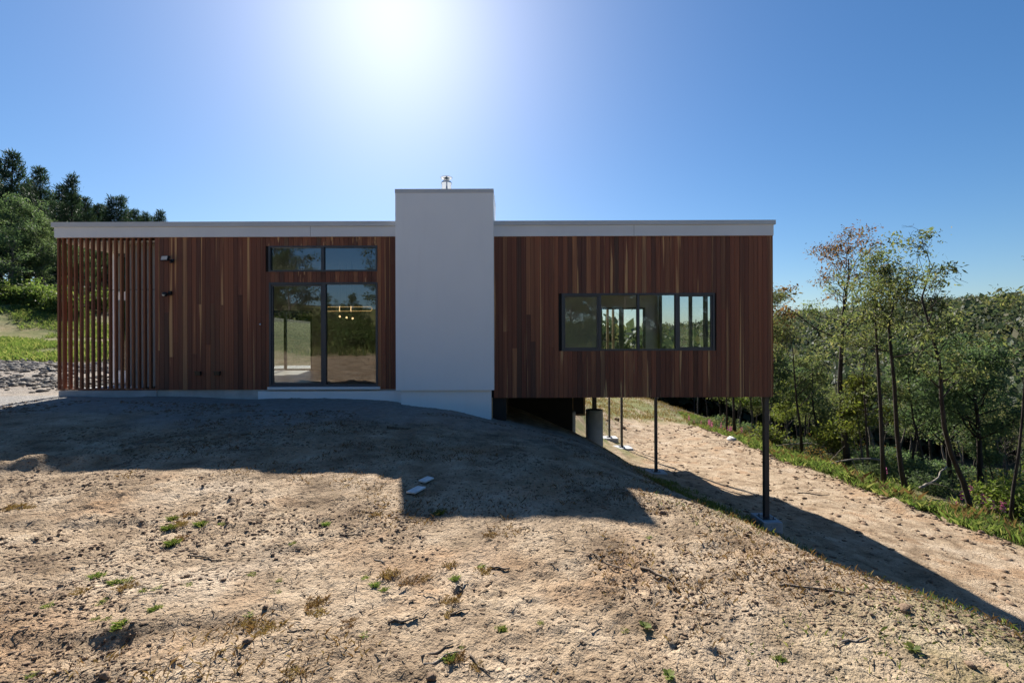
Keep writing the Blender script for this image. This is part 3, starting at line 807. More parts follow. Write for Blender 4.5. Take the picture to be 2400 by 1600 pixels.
for i, px in enumerate((464, 509)):
    x, z = X_(px,875,FY-.03), Z_(px,875,FY-.03)
    e = empty("power_outlet", (x,FY-.002,z)); tag(e, ["black weatherproof outlet low on the timber wall, nearer the slatted screen","black weatherproof outlet low on the timber wall, nearer the sliding door"][i], "outlet", "outlets on the timber wall")
    part("box", MB().box(x-.055,x+.055,FY-.05,FY-.002,z-.035,z+.03), M['black'], e)
    part("hood", MB().box(x-.062,x+.062,FY-.07,FY-.004,z+.031,z+.042), M['black'], e)
x, z = X_(610,760,FY-.02), Z_(610,760,FY-.02)
e = empty("tap", (x,FY-.002,z)); tag(e, "tiny bright metal fitting on the timber boards left of the sliding door", "fitting")
part("spout", MB().lathe([(.018,-.02),(.022,0),(.012,.02)], x, FY-.02, 12, z), M['galv'], e, True)

# lamps glimpsed through the sliding door
LY = 11.6
def lx(px, py=720): return X_(px,py,LY)
p0, p1 = at(700,719,LY), at(872,728,LY)
e = empty("pendant_lamp", ((p0[0]+p1[0])/2, LY, zCeil-.05)); tag(e, "long oval glowing pendant lamp seen through the sliding door", "lamp")
z0, z1 = Z_(800,729,LY), Z_(800,719,LY); r = (z1-z0)/2; a = lx(764)+r; b = lx(872)-r
loop = [(a,LY,z1)] + [(b+r*math.sin(t),LY,(z0+z1)/2+r*math.cos(t)) for t in np.linspace(0,math.pi,10)] + [(a,LY,z0)] + [(a-r*math.sin(t),LY,(z0+z1)/2-r*math.cos(t)) for t in np.linspace(0,math.pi,10)]
part("glow_tube", MB().tube(loop, .0042, 6), M['lamp_soft'], e)
for pxx in (797.5, 824):
    xx = lx(pxx)
    part("ring", MB().tube([(xx-.012*math.sin(t),LY-.02,(z0+z1)/2+(r+.012)*math.cos(t)) for t in np.linspace(0,math.pi,8)], .009, 6), M['lamp'], e)
    part("cord", MB().box(xx-.002,xx+.002,LY-.002,LY+.002,z1,zCeil), M['black'], e)
for i,(pxx,pyy) in enumerate(((796.5,741.5),(812.5,744),(826.5,746))):
    yy = LY+.5
    c = at(pxx,pyy,yy)
    e = empty("globe_lamp", c); tag(e, ["small round glowing lamp, leftmost of the three under the oval pendant","small round glowing lamp, middle of the three under the oval pendant","small round glowing lamp, rightmost of the three under the oval pendant"][i], "lamp", "three globe lamps")
    part("globe", MB().lathe([(.004,-.028),(.018,-.022),(.027,0),(.018,.022),(.004,.028)], c[0], c[1], 14, c[2]), M['lamp'], e, True)
    part("cord", MB().box(c[0]-.002,c[0]+.002,yy-.002,yy+.002,c[2]+.028,zCeil), M['black'], e)

# ---------------------------------------------------------------- vegetation builders
def unit(n, r=None):
    r = r or rng
    v = r.normal(size=(n,3)); return v/np.linalg.norm(v,axis=1,keepdims=True)
def leaf_quads(cen, L, W, dirs=None, droop=0.0, r=None):
    """rhombic leaves: cen (n,3)"""
    r = r or rng
    n = len(cen)
    d = unit(n, r) if dirs is None else dirs
    d = d + np.array([0,0,-droop]); d /= np.linalg.norm(d,axis=1,keepdims=True)
    s = np.cross(d, unit(n, r)); s /= np.linalg.norm(s,axis=1,keepdims=True)+1e-9
    k_ = np.clip(np.exp(r.normal(size=n)*.38),.4,2.0); l = (L*k_)[:,None]; w_ = (W*k_*(.75+.5*r.random(n)))[:,None]
    V = np.stack([cen, cen+d*l*.45+s*w_*.5, cen+d*l, cen+d*l*.45-s*w_*.5], 1).reshape(-1,3)
    return V
def quad_mesh(name, V, m):
    return np_mesh(name, V, np.arange(len(V)).reshape(-1,4), m)
def bent(p0, d, length, n, wob, r, up=0.0):
    pts = [Vector(p0)]; d = Vector(d).normalized()
    for i in range(n):
        d = (d + Vector(r.normal(size=3)*wob) + Vector((0,0,up))).normalized()
        pts.append(pts[-1] + d*(length/n))
    return pts
def interp(pts, t):
    k = t*(len(pts)-1); i = min(int(k), len(pts)-2); return pts[i].lerp(pts[i+1], k-i)

def gum_tree(name, h, seed, trunk_r=.11, crown0=.45, nb=16, blen=.30, leaf='eucalypt', bark='bark_dark', leaves=45, cl=.38, L=.10, W=.034, lean=(0,0), path=None, sub_n=4, up=.10, top_leaf=None, dead=0.0, spread=1.0):
    r = np.random.default_rng(seed)
    mb = MB()
    if path is None:
        pts = bent((0,0,-.15), (lean[0],lean[1],1), h*.97, 12, .055, r, .03)
    else:
        pts = [Vector(p) for p in path]
    m = len(pts)
    mb.tube(pts, [trunk_r*(1.25 if i == 0 else 1)*(1-.86*i/(m-1)) for i in range(m)], 8)
    cen = []; cen_top = []
    for i in range(nb):
        t = crown0 + (1-crown0)*(i+.5)/nb*(.98) + r.normal()*.015
        t = min(max(t,.1),.985)
        p = interp(pts, t)
        az = i*2.399+r.normal()*.5
        el = r.uniform(.25,.95) if t < .85 else r.uniform(.6,1.3)
        bl = h*blen*r.uniform(.55,1.15)*(1-.45*(t-crown0)/(1-crown0))
        d = Vector((math.cos(az)*spread, math.sin(az)*spread, math.tan(el)*.8)).normalized()
        rad = trunk_r*(1-.86*t)*.55
        bp = bent(p, d, bl, 6, .16, r, up)
        mb.tube(bp, [max(.006, rad*(1-.85*k/6)) for k in range(7)], 5, False)
        isdead = r.random() < dead
        for j in range(sub_n):
            tt = r.uniform(.35,1.0) if j else 1.0
            q = interp(bp, tt)
            d2 = ((bp[-1]-bp[-3]).normalized()*.7 + Vector(r.normal(size=3)*.6) + Vector((0,0,.15)))
            sp = bent(q, d2, bl*r.uniform(.25,.5), 4, .22, r, up*.5)
            mb.tube(sp, [max(.004, rad*.4*(1-.8*k/4)) for k in range(5)], 4, False)
            if isdead:
                for _ in range(2):
                    s3 = bent(interp(sp,r.uniform(.3,1)), Vector(r.normal(size=3))+d2*.5, bl*.2, 3, .25, r, .05)
                    mb.tube(s3, [.006,.005,.004,.003], 3, False)
                continue
            for e_ in (1.0, r.uniform(.45,.8)):
                c = interp(sp, e_)
                (cen_top if (top_leaf and t > .72) else cen).append((c.x,c.y,c.z))
    def foliage(cs, mname):
        cs = np.array(cs)
        if len(cs) == 0: return None
        k = leaves
        sz = cl*(.6+.7*r.random(len(cs)))
        off = np.clip(r.normal(size=(len(cs),k,3)),-1.7,1.7)*np.array([1,1,.55])*sz[:,None,None]*.6
        keep = (r.random((len(cs),k)) < (.5+.5*r.random(len(cs)))[:,None]).ravel()
        C3 = (cs[:,None,:]+off).reshape(-1,3)[keep]
        return quad_mesh("crown", leaf_quads(C3, L, W, None, .5, r), M[mname])
    tr = mb.mesh("trunk", M[bark], True)
    crowns = [x_ for x_ in (foliage(cen, leaf), foliage(cen_top, top_leaf) if top_leaf else None) if x_]
    o = empty(name)
    ks = [obj("trunk", tr, o)] + [obj("crown", c, o) for c in crowns]
    KIDS[o.name] = ks
    return o

def pine_tree(name, h, seed, r0=.24, wid=.26):
    r = np.random.default_rng(seed); mb = MB()
    pts = bent((0,0,-.2), (0,0,1), h, 10, .012, r, .05)
    mb.tube(pts, [r0*(1-.93*i/10) for i in range(11)], 8)
    cen = []; dirs = []
    nw = int(h*1.6)
    for i in range(nw):
        t = .12+.87*(i/nw)**.95
        nbr = 5 if t < .9 else 4
        for b in range(nbr):
            az = i*1.1+b*2*math.pi/nbr+r.normal()*.25
            bl = max(.45, h*wid*(1-t)**.8*r.uniform(.45,1.3))
            d = Vector((math.cos(az), math.sin(az), r.uniform(.1,.5)+.5*t))
            bp = bent(interp(pts,t), d, bl, 5, .10, r, .07)
            mb.tube(bp, [max(.008,r0*.18*(1-t)*(1-.8*k/5)+.008) for k in range(6)], 4, False)
            for k in range(max(4,int(bl*4.5))):
                q = interp(bp, r.uniform(.3,1.0)); dd = (bp[-1]-bp[0]).normalized()
                side = Vector(r.normal(size=3)*.5); side.z = abs(side.z)*.5
                c = q + Vector(r.normal(size=3))*bl*.10
                cen.append(tuple(c)); dirs.append(tuple((dd+side+Vector((0,0,.35))).normalized()))
    cen = np.array(cen); dirs = np.array(dirs); k = 17
    C3 = np.repeat(cen,k,0)+r.normal(size=(len(cen)*k,3))*.16
    D3 = np.repeat(dirs,k,0)+r.normal(size=(len(cen)*k,3))*.45; D3 /= np.linalg.norm(D3,axis=1,keepdims=True)
    cr = quad_mesh("crown", leaf_quads(C3, .30, .05, D3, 0, r), M['pine'])
    o = empty(name); KIDS[o.name] = [obj("trunk", mb.mesh("trunk", M['bark_dark'], True), o), obj("crown", cr, o)]
    return o

def shrub(name, h, wd, seed, leaf, n=60, k=40, L=.10, W=.035, cl=.28, bark='bark_grey', flat=.6):
    r = np.random.default_rng(seed); mb = MB(); cen = []
    for i in range(n//4):
        az = r.uniform(0,2*math.pi); rr = math.sqrt(r.random())*wd*.5
        tip = Vector((math.cos(az)*rr, math.sin(az)*rr, h*r.uniform(.45,.95)*(1-.35*(rr/(wd*.5))**2)))
        st = [Vector((0,0,-.1))+Vector((r.normal()*.1,r.normal()*.1,0)), tip*.5+Vector(r.normal(size=3)*.1*h), tip]
        mb.tube(st, [.025*h**.5,.014*h**.5,.005], 4, False)
        for _ in range(4): cen.append(tuple(tip*r.uniform(.55,1.0)+Vector(r.normal(size=3))*wd*.11))
    cen = np.array(cen); cen[:,2] = np.maximum(cen[:,2], .08*h)
    C3 = (cen[:,None,:]+r.normal(size=(len(cen),k,3))*np.array([1,1,flat])*cl*.6).reshape(-1,3)
    C3[:,2] = np.maximum(C3[:,2], .02)
    cr = quad_mesh("crown", leaf_quads(C3, L, W, None, .1, r), M[leaf])
    o = empty(name); KIDS[o.name] = [obj("stems", mb.mesh("stems", M[bark], True), o), obj("crown", cr, o)]
    return o

def blades(pts, hgt, wid, per, spread, lean=.5, r=None):
    r = r or rng
    pts = np.asarray(pts,float); P3 = np.repeat(pts,per,0); n = len(P3)
    P3 = P3 + np.concatenate([np.clip(r.normal(size=(n,2)),-1.5,1.5)*spread, np.zeros((n,1))],1)
    P3[:,2] -= .01
    a = r.uniform(0,2*np.pi,n); hh = hgt*(.45+.8*r.random(n)); ln = lean*hh*r.random(n)
    dx = np.stack([np.cos(a),np.sin(a),np.zeros(n)],1); sx = np.stack([-np.sin(a),np.cos(a),np.zeros(n)],1)
    w_ = (wid*(.6+.8*r.random(n)))[:,None]
    mid = P3+dx*(ln*.3)[:,None]+np.array([0,0,1])*(hh*.62)[:,None]
    tip = P3+dx*ln[:,None]+np.array([0,0,1])*hh[:,None]
    return np.stack([P3-sx*w_*.5, P3+sx*w_*.5, mid+sx*w_*.38, tip],1).reshape(-1,3)

def place(o, x, y, rz=0, sc=1.0, dz=0.0):
    o.location = (x, y, gz(x,y)+dz); o.rotation_euler = (0,0,rz); o.scale = (sc,sc,sc); return o
def put_px(o, px, Y, rz=0, sc=1.0, dz=-.05):
    x = (px-1200)/FPX*Y; return place(o, x, Y, rz, sc, dz)
# EDIT-BELOW
# --- trees along the road verge, one by one
def world_path(pix, Y, dYs=None):
    """trunk course read off the photograph at distance Y, relative to its foot"""
    P3 = [Vector(at(p[0],p[1],Y+(dYs[i] if dYs else 0))) for i,p in enumerate(pix)]
    f = P3[0]; return [p-f+Vector((0,0,-.2 if i == 0 else 0)) for i,p in enumerate(P3)], f

def verge_tree(pix, Y, seed, label, **kw):
    path, f = world_path(pix, Y)
    g = gz(f.x, f.y); 
    # let the foot reach the ground where it stands
    path[0].z += (g-f.z)
    hgt = path[-1].z-path[0].z
    o = gum_tree("gum_tree", hgt, seed, path=path, **kw)
    o.location = f; o.location.z = f.z
    tag(o, label, "tree", "trees along the road verge")
    return o
verge_tree([(1988,1112),(1982,1040),(1972,960),(1968,900),(1972,820),(1976,740),(1982,690),(1990,640),(1988,606)], 19.6, 101, "tall dark-trunked gum with rusty brown leaves at its top", trunk_r=0.133, crown0=.50, nb=20, blen=.27, leaf='eucalypt', top_leaf='rust_leaf', leaves=45, cl=0.36, sub_n=5, dead=.35)
verge_tree([(2073,1165),(2068,1060),(2064,960),(2058,860),(2052,760),(2050,690),(2046,650)], 16.2, 102, "straight slim dark gum just right of the tall rusty-topped one", trunk_r=0.078, crown0=.52, nb=11, blen=.20, leaves=62, cl=0.36, sub_n=4)
verge_tree([(2128,1182),(2112,1100),(2102,1010),(2096,900),(2086,800),(2082,760),(2100,700),(2112,655)], 15.2, 103, "grey-barked gum with a kinked upper trunk beside the road verge", trunk_r=0.082, crown0=.48, nb=12, blen=.23, leaves=69, cl=0.36, leaf='eucalypt', dead=.15)
verge_tree([(2268,1222),(2272,1180),(2258,1130),(2230,1065),(2213,1000),(2206,930),(2204,860),(2186,790),(2172,740),(2160,700),(2175,650),(2190,615)], 13.6, 104, "gum with a strongly bowed trunk curving out of the verge grass", trunk_r=0.082, crown0=.42, nb=15, blen=.26, leaves=72, cl=0.38, leaf='eucalypt', dead=.25)
verge_tree([(2368,1222),(2374,1150),(2388,1060),(2396,980),(2402,880),(2412,780),(2420,640)], 13.2, 105, "thin bare leaning gum at the photograph's right edge", trunk_r=0.047, crown0=.6, nb=9, blen=.22, leaves=38, cl=0.30, dead=.5)
verge_tree([(1880,1060),(1876,1000),(1868,950),(1862,880),(1858,820),(1850,770)], 22.5, 106, "thin nearly leafless dark tree beside the corner post", trunk_r=0.070, crown0=.35, nb=16, blen=.28, leaves=17, cl=0.26, dead=.7)
verge_tree([(2038,1115),(2032,1040),(2028,960),(2022,880),(2030,800)], 18.4, 107, "slender dark sapling between the rusty-topped gum and the straight slim one", trunk_r=0.055, crown0=.45, nb=12, blen=.24, leaves=52, cl=0.34, dead=.3)
verge_tree([(1722,1040),(1720,960),(1716,880),(1712,800),(1715,720)], 27.0, 108, "dark tree trunk standing in the verge, seen under the raised wing", trunk_r=0.094, crown0=.6, nb=12, blen=.2, leaves=52, cl=0.38)
verge_tree([(1703,1045),(1704,960),(1700,880),(1705,790)], 26.2, 109, "thinner of the two dark trunks seen under the raised wing", trunk_r=0.066, crown0=.6, nb=10, blen=.2, leaves=52, cl=0.38)
verge_tree([(1790,1055),(1794,960),(1796,880),(1800,790),(1812,700)], 24.5, 110, "dark gum behind the corner post with leafy tip beside the house corner", trunk_r=0.094, crown0=.55, nb=14, blen=.22, leaves=70, cl=0.38)
verge_tree([(2170,1150),(2160,1060),(2140,980),(2130,900),(2126,830)], 18.0, 111, "leaning dark sapling behind the kinked grey-barked gum", trunk_r=0.058, crown0=.4, nb=12, blen=.28, leaves=96, cl=0.38, leaf='wattle')
verge_tree([(2300,1120),(2295,1040),(2290,970),(2282,910),(2278,870)], 18.5, 112, "broad dense dark green wattle at the right above the verge", trunk_r=0.101, crown0=.22, nb=24, blen=.46, leaves=122, cl=0.47, leaf='wattle', L=.11, W=.036)
verge_tree([(2230,1130),(2222,1060),(2215,990),(2222,920),(2230,850)], 20.5, 113, "dark green wattle behind the bowed gum", trunk_r=0.094, crown0=.25, nb=22, blen=.36, leaves=105, cl=0.47, leaf='wattle', L=.11, W=.036)

def where(px):
    return ("seen under the raised wing" if px < 1780 else "beside the corner post" if px < 1900 else "behind the tall rusty-topped gum" if px < 2010 else "behind the slim gums" if px < 2150 else "behind the bowed gum" if px < 2290 else "at the right edge")
def depth(Y): return "near the road" if Y < 30 else "deeper in the wood" if Y < 55 else "far down the valley"
NTH = ["first","second","third","fourth","fifth","sixth","seventh","eighth","ninth","tenth","eleventh","twelfth"]
# --- prototypes for the wood behind
protos = [
 gum_tree("gum_tree", 9.5, 201, .13, .35, 18, .28, leaves=42, cl=.6, L=.20, W=.075),
 gum_tree("gum_tree", 8.0, 202, .11, .40, 15, .32, leaves=40, cl=.6, L=.20, W=.075, leaf='wattle'),
 gum_tree("gum_tree", 10.5, 203, .14, .45, 17, .26, leaves=36, cl=.6, L=.20, W=.075, bark='bark_grey', top_leaf='rust_leaf'),
 gum_tree("gum_tree", 7.0, 204, .09, .30, 14, .34, leaves=44, cl=.55, L=.20, W=.075, leaf='lime_leaf', bark='bark_grey'),
 gum_tree("gum_tree", 9.0, 205, .10, .45, 16, .25, leaves=9, cl=.4, L=.16, W=.06, dead=.75, bark='bark_grey'),
]
plabel = ["olive green gum","dark feathery wattle","gum with rusty leaf tips","bright lime green young tree","nearly leafless grey tree"]
used = [False]*5
def wood_tree(k, x, y, sc, grp, lab=None, dz=-.1):
    if used[k]: o = copy_tree(protos[k])
    else: o = protos[k]; used[k] = True
    place(o, x, y, random.uniform(0,6.28), sc, dz)
    tag(o, lab or plabel[k], "tree", grp)
    return o
cnt = 0
for i in range(400):
    if cnt >= 95: break
    Y = random.uniform(19, 95)**1.0; Y = 19+76*random.random()**1.5
    px = random.uniform(1500, 2640)
    x = (px-1200)/FPX*Y
    if x < 14.5+max(0,(Y-20))*.06: continue
    if Y < 26 and 1840 < px < 2010 : continue
    k = random.choices(range(5), [4,3,2,1.3,2.2])[0]
    if Y < 24 and k in (0,2): k = 4
    sc = random.uniform(.55,.95)*(1 if Y > 26 else .62)
    wood_tree(k, x, Y, sc, "trees in the wood below the road", "%s %s, %s" % (plabel[k], where(px), depth(Y))); cnt += 1

# --- undergrowth shrubs right of the road
sh = [shrub("shrub", 1.5, 2.0, 301, 'wattle', 70, 46, .13, .045, .42), shrub("shrub", 1.1, 1.7, 302, 'eucalypt', 56, 40, .12, .04, .36), shrub("shrub", 1.7, 1.6, 303, 'lime_leaf', 60, 40, .12, .05, .34), shrub("shrub", 1.0, 2.0, 304, 'rust_leaf', 40, 12, .10, .03, .4)]
sl = ["dark green undergrowth shrub","olive undergrowth shrub","bright lime undergrowth shrub","dry brownish undergrowth bush"]
su = [False]*4
cnt = 0
for i in range(900):
    if cnt >= 120: break
    Y = 10+26*random.random()**1.2; x = random.uniform(12.4, 34)
    px = 1200+x/Y*FPX
    if not 1440 < px < 2560: continue
    if x < 13.2 and random.random() < .75: continue
    if px > 2150 and x < 14.6 and Y < 15: continue
    k = random.choices(range(4), [5,4,.5,2.5])[0]
    if su[k]: o = copy_tree(sh[k])
    else: o = sh[k]; su[k] = True
    place(o, x, Y, random.uniform(0,6.28), random.uniform(.45,1.05), -.08); tag(o, "%s %s, %s" % (sl[k], where(px), "by the verge" if Y < 16 else "farther back" if Y < 24 else "deep among the trunks"), "shrub", "shrubs in the undergrowth beyond the road"); cnt += 1
o = copy_tree(sh[2]); put_px(o, 1950, 20.5, 1.0, .95, .5); tag(o, "bright yellow-green bush left of the tall rusty-topped gum", "shrub")

# --- hillside trees at the left
wt = gum_tree("wattle_tree", 8.5, 401, .16, .16, 24, .46, leaf='wattle', leaves=95, cl=.52, L=.17, W=.06, bark='bark_grey', sub_n=5)
wspots = [(30,37,.84,"big grey-green wattle on the bank, nearest the photograph's left edge"),(108,39,.74,"grey-green wattle on the bank beside the slatted screen"),(-60,38,.9,None),(185,44,.72,None),(255,46,.68,None),(330,50,.62,None),(420,55,.6,None)]
for i,(px,Y,sc_,lab) in enumerate(wspots):
    o = wt if i == 0 else copy_tree(wt)
    put_px(o, px, Y, i*1.3, sc_); tag(o, lab or "wattle behind the slatted screen on the hillside", "tree", "wattles on the hillside")
pines = [pine_tree("pine_tree", 15.5, 501), pine_tree("pine_tree", 14.0, 502), pine_tree("pine_tree", 12.5, 503, wid=.3)]
tops = [(-70,330,46),(-15,372,48),(28,352,47),(66,418,50),(98,392,47),(140,432,52),(166,408,48),(205,462,52),(228,478,56),(262,462,53),(285,458,54),(318,492,60),(345,498,60),(372,492,58),(60,440,56),(190,470,60),(240,480,64),(0,430,56),(45,455,52),(85,448,58),(120,455,56),(150,470,60),(178,455,57),(215,485,62),(300,495,62),(335,505,66),(-40,420,54),(360,508,64)]
pl = {}
for i,(px,py,Y) in enumerate(tops):
    k = i % 3
    o = pines[k] if i < 3 else copy_tree(pines[k])
    x, _, zt = at(px, py, Y); g = gz(x, Y); hh = (15.5,14.0,12.5)[k]
    s_ = max(.35, (zt-g)/(hh*.985))
    o.location = (x, Y, g); o.rotation_euler = (0,0,i*1.7); o.scale = (min(s_,1.25), min(s_,1.25), s_)
    lab = {2:"tallest dark pine at the photograph's left edge",4:"dark pine with a broad tip, second tallest on the hill",6:"slim dark pine third along the hilltop row from the left",13:"small distant pine, last of the row, peeping over the roof"}.get(i, ("dark pine in the hilltop row, %s from left" % NTH[sorted(t_[0] for t_ in tops[:14]).index(px)-2] if px > 0 else "dark pine at the left end of the hilltop row") if i < 14 else "dark pine half hidden behind the hilltop row")
    tag(o, lab, "tree", "pines on the hilltop")

# bank shrubs on the left slope
bs = shrub("shrub", 1.5, 2.2, 601, 'bank_shrub', 60, 46, .16, .07, .4)
first = True
BANK = []
for i in range(20):
    Y = random.uniform(32.5,37); px = random.uniform(-60,330)
    o = bs if first else copy_tree(bs); first = False
    put_px(o, px, Y, random.uniform(0,6), random.uniform(.45,1.15)); BANK.append((px, o)); tag(o, "leafy green bank shrub seen through the slatted screen" if px > 135 else "leafy bright green shrub on the sunny bank at left", "shrub", "shrubs on the left bank")

for n_, (px, o) in enumerate(sorted([q for q in BANK if 0 < q[0] <= 135], key=lambda q: q[0])): o["label"] = "leafy bright green shrub on the sunny bank, %s from left" % NTH[min(n_,11)]
# --- trees and bank behind the camera, mirrored in the panes
xx = -46.0
while xx < 34:
    for yb, s0 in ((-19.5, .9), (-25, 1.15)):
        x = xx+random.uniform(-.8,.8); y = yb+random.uniform(-1.5,1.5)
        s_ = s0*random.uniform(.75,1.05)*(.28 if -18.5 < x*(38.5/(18.5-y)) < -11.0 else 1)
        o = copy_tree(wt); place(o, x, y, random.uniform(0,6.28), s_, -.2)
        tag(o, "wattle on the rise behind the viewer, mirrored in the panes", "tree", "trees on the bank behind the camera")
    xx += 3.4
for i in range(130):
    x = random.uniform(-38, 28); y = random.uniform(-18,-11.5)
    o = copy_tree(bs); place(o, x, y, random.uniform(0,6), random.uniform(.6,1.3), -.1); tag(o, "shrub on the rise behind the viewer, mirrored in the panes", "shrub", "shrubs behind the camera")

# --- far wooded hills: one mass
def far_wood():
    r = np.random.default_rng(77)
    proto = []
    for j in range(5):
        cc = r.normal(size=(26,3))*np.array([1.9,1.9,1.3]); cc[:,2] += 5.2+r.normal(size=26)*.8
        C3 = (cc[:,None,:]+r.normal(size=(26,7,3))*.75).reshape(-1,3)
        proto.append(leaf_quads(C3, 1.15, .75, None, 0, r))
    out = []
    n = 0
    while n < 2600:
        Y = 70+380*r.random()**1.25; t_ = r.uniform(.12,1.5); x = t_*Y
        if r.random() < .12: t_ = r.uniform(-1.4,.12); x = t_*Y; Y = max(Y,150)
        s_ = r.uniform(.75,1.45)
        v = proto[r.integers(5)]; a = r.uniform(0,6.28)
        M2 = np.array([[math.cos(a),-math.sin(a),0],[math.sin(a),math.cos(a),0],[0,0,1]])
        out.append((v@M2.T)*s_+np.array([x,Y,0])); n += 1
    P2 = np.array([o_[0,:2] for o_ in out])
    xs = np.array([o_[:,0].mean() for o_ in out]); ys = np.array([o_[:,1].mean() for o_ in out])
    zs = ground(xs, ys)
    for o_, z_ in zip(out, zs): o_[:,2] += z_-.8
    return np.concatenate(out)
tag(obj("forest", quad_mesh("forest", far_wood(), M['far_leaf'])), "olive eucalypt forest covering the hills across the valley", "forest", kind='stuff')

# ---------------------------------------------------------------- grass masses
def scatter(n, fx, keep):
    X = []; 
    x, y = fx(n); k = keep(x,y); x, y = x[k], y[k]
    return np.stack([x,y,ground(x,y)],1)
def wedge(px0, px1, y0, y1, pw=1.0):
    def f(n):
        Y = y0+(y1-y0)*rng.random(n)**pw; return (rng.uniform(px0,px1,n)-1200)/FPX*Y, Y
    return f
# left slope
p = scatter(5200, wedge(-40, 420, 16.4, 34, .8), lambda x,y: (np.exp(-((y-27.0+(x+29)*.35-(fbm(x*.6,y*.6,4,5)-.5)*2.0)/1.1)**2) < .45) & (fbm(x*.9,y*.9,4,25) > .41))
tag(obj("grass", quad_mesh("grass", blades(p, .22, .022, 8, .14, .9), M['grass'])), "green grass on the slope left of the house", "grass", kind='stuff')
# verge right of the road
def vf(n):
    y = 3.5+36*rng.random(n)**1.3; return 11.1+np.abs(rng.normal(size=n))*1.25+np.maximum(y-22,0)*.2, y
p = scatter(2600, vf, lambda x,y: fbm(x*.8,y*.8,3,15) > .38)
pd = p[::14]+np.array([.12,.08,0]); tag(obj("grass", quad_mesh("grass", blades(pd, .36, .010, 12, .14, .9), M['dry_grass'])), "straw-coloured dry stalks mixed into the verge grass", "grass", kind='stuff')
tag(obj("grass", quad_mesh("grass", blades(p, .26, .009, 16, .14, 1.0), M['grass'])), "long green grass and rushes along the outer road edge", "grass", kind='stuff')
# lip of the platform and the embankment
def lf(n):
    y = rng.uniform(1.2,9.5,n); return 2.5+.03*(y-4)+rng.normal(size=n)*.55, y
p = scatter(1500, lf, lambda x,y: (fbm(x*2.2,y*2.2,4,6)-.5)*.8+(fbm(x*.6,y*.6,4,5)-.5) > -.02)
tag(obj("grass", quad_mesh("grass", blades(p, .032, .004, 10, .05, 1.1), M['grass'])), "sparse short green grass along the embankment lip", "grass", kind='stuff')
def ef_(n):
    return rng.uniform(3.0,5.4,n), rng.uniform(2,15,n)
p = scatter(2200, ef_, lambda x,y: fbm(x*2.2,y*2.2,4,6) > .45)
tag(obj("grass", quad_mesh("grass", blades(p, .09, .009, 8, .07, .8), M['grass'])), "short grass on the embankment below the raised wing", "grass", kind='stuff')
# track and bank beyond the house
def tf(n):
    y = rng.uniform(26,60,n); return rng.uniform(1,17,n), y
p = scatter(4200, tf, lambda x,y: (road_mask(x,y) < .2) & (fbm(x*.9,y*.9,3,16) > .40))
tag(obj("grass", quad_mesh("grass", blades(p, .16, .03, 6, .2, .8), M['dry_grass'])), "straw and green grass on the old track beyond the house", "grass", kind='stuff')
# rise behind the camera
p = scatter(5200, lambda n: (rng.uniform(-30,20,n), rng.uniform(-20,-9,n)), lambda x,y: y+(fbm(x*.6,y*.6,4,5)-.5)*3 < -10)
tag(obj("grass", quad_mesh("grass", blades(p, .5, .05, 4, .2, .6), M['grass'])), "grass on the rise behind the viewer, mirrored in the panes", "grass", kind='stuff')
# thin seedlings over the bare soil
p = scatter(5200, lambda n: (rng.uniform(-5,2.8,n), 1.0+6*rng.random(n)**1.4), lambda x,y: fbm(x*1.1,y*1.1,4,19) > .535)
tag(obj("weeds", quad_mesh("weeds", blades(p, .034, .0022, 9, .04, 1.2), M['dry_grass'])), "thin dry seedlings scattered over the bare soil", "weeds", kind='stuff')

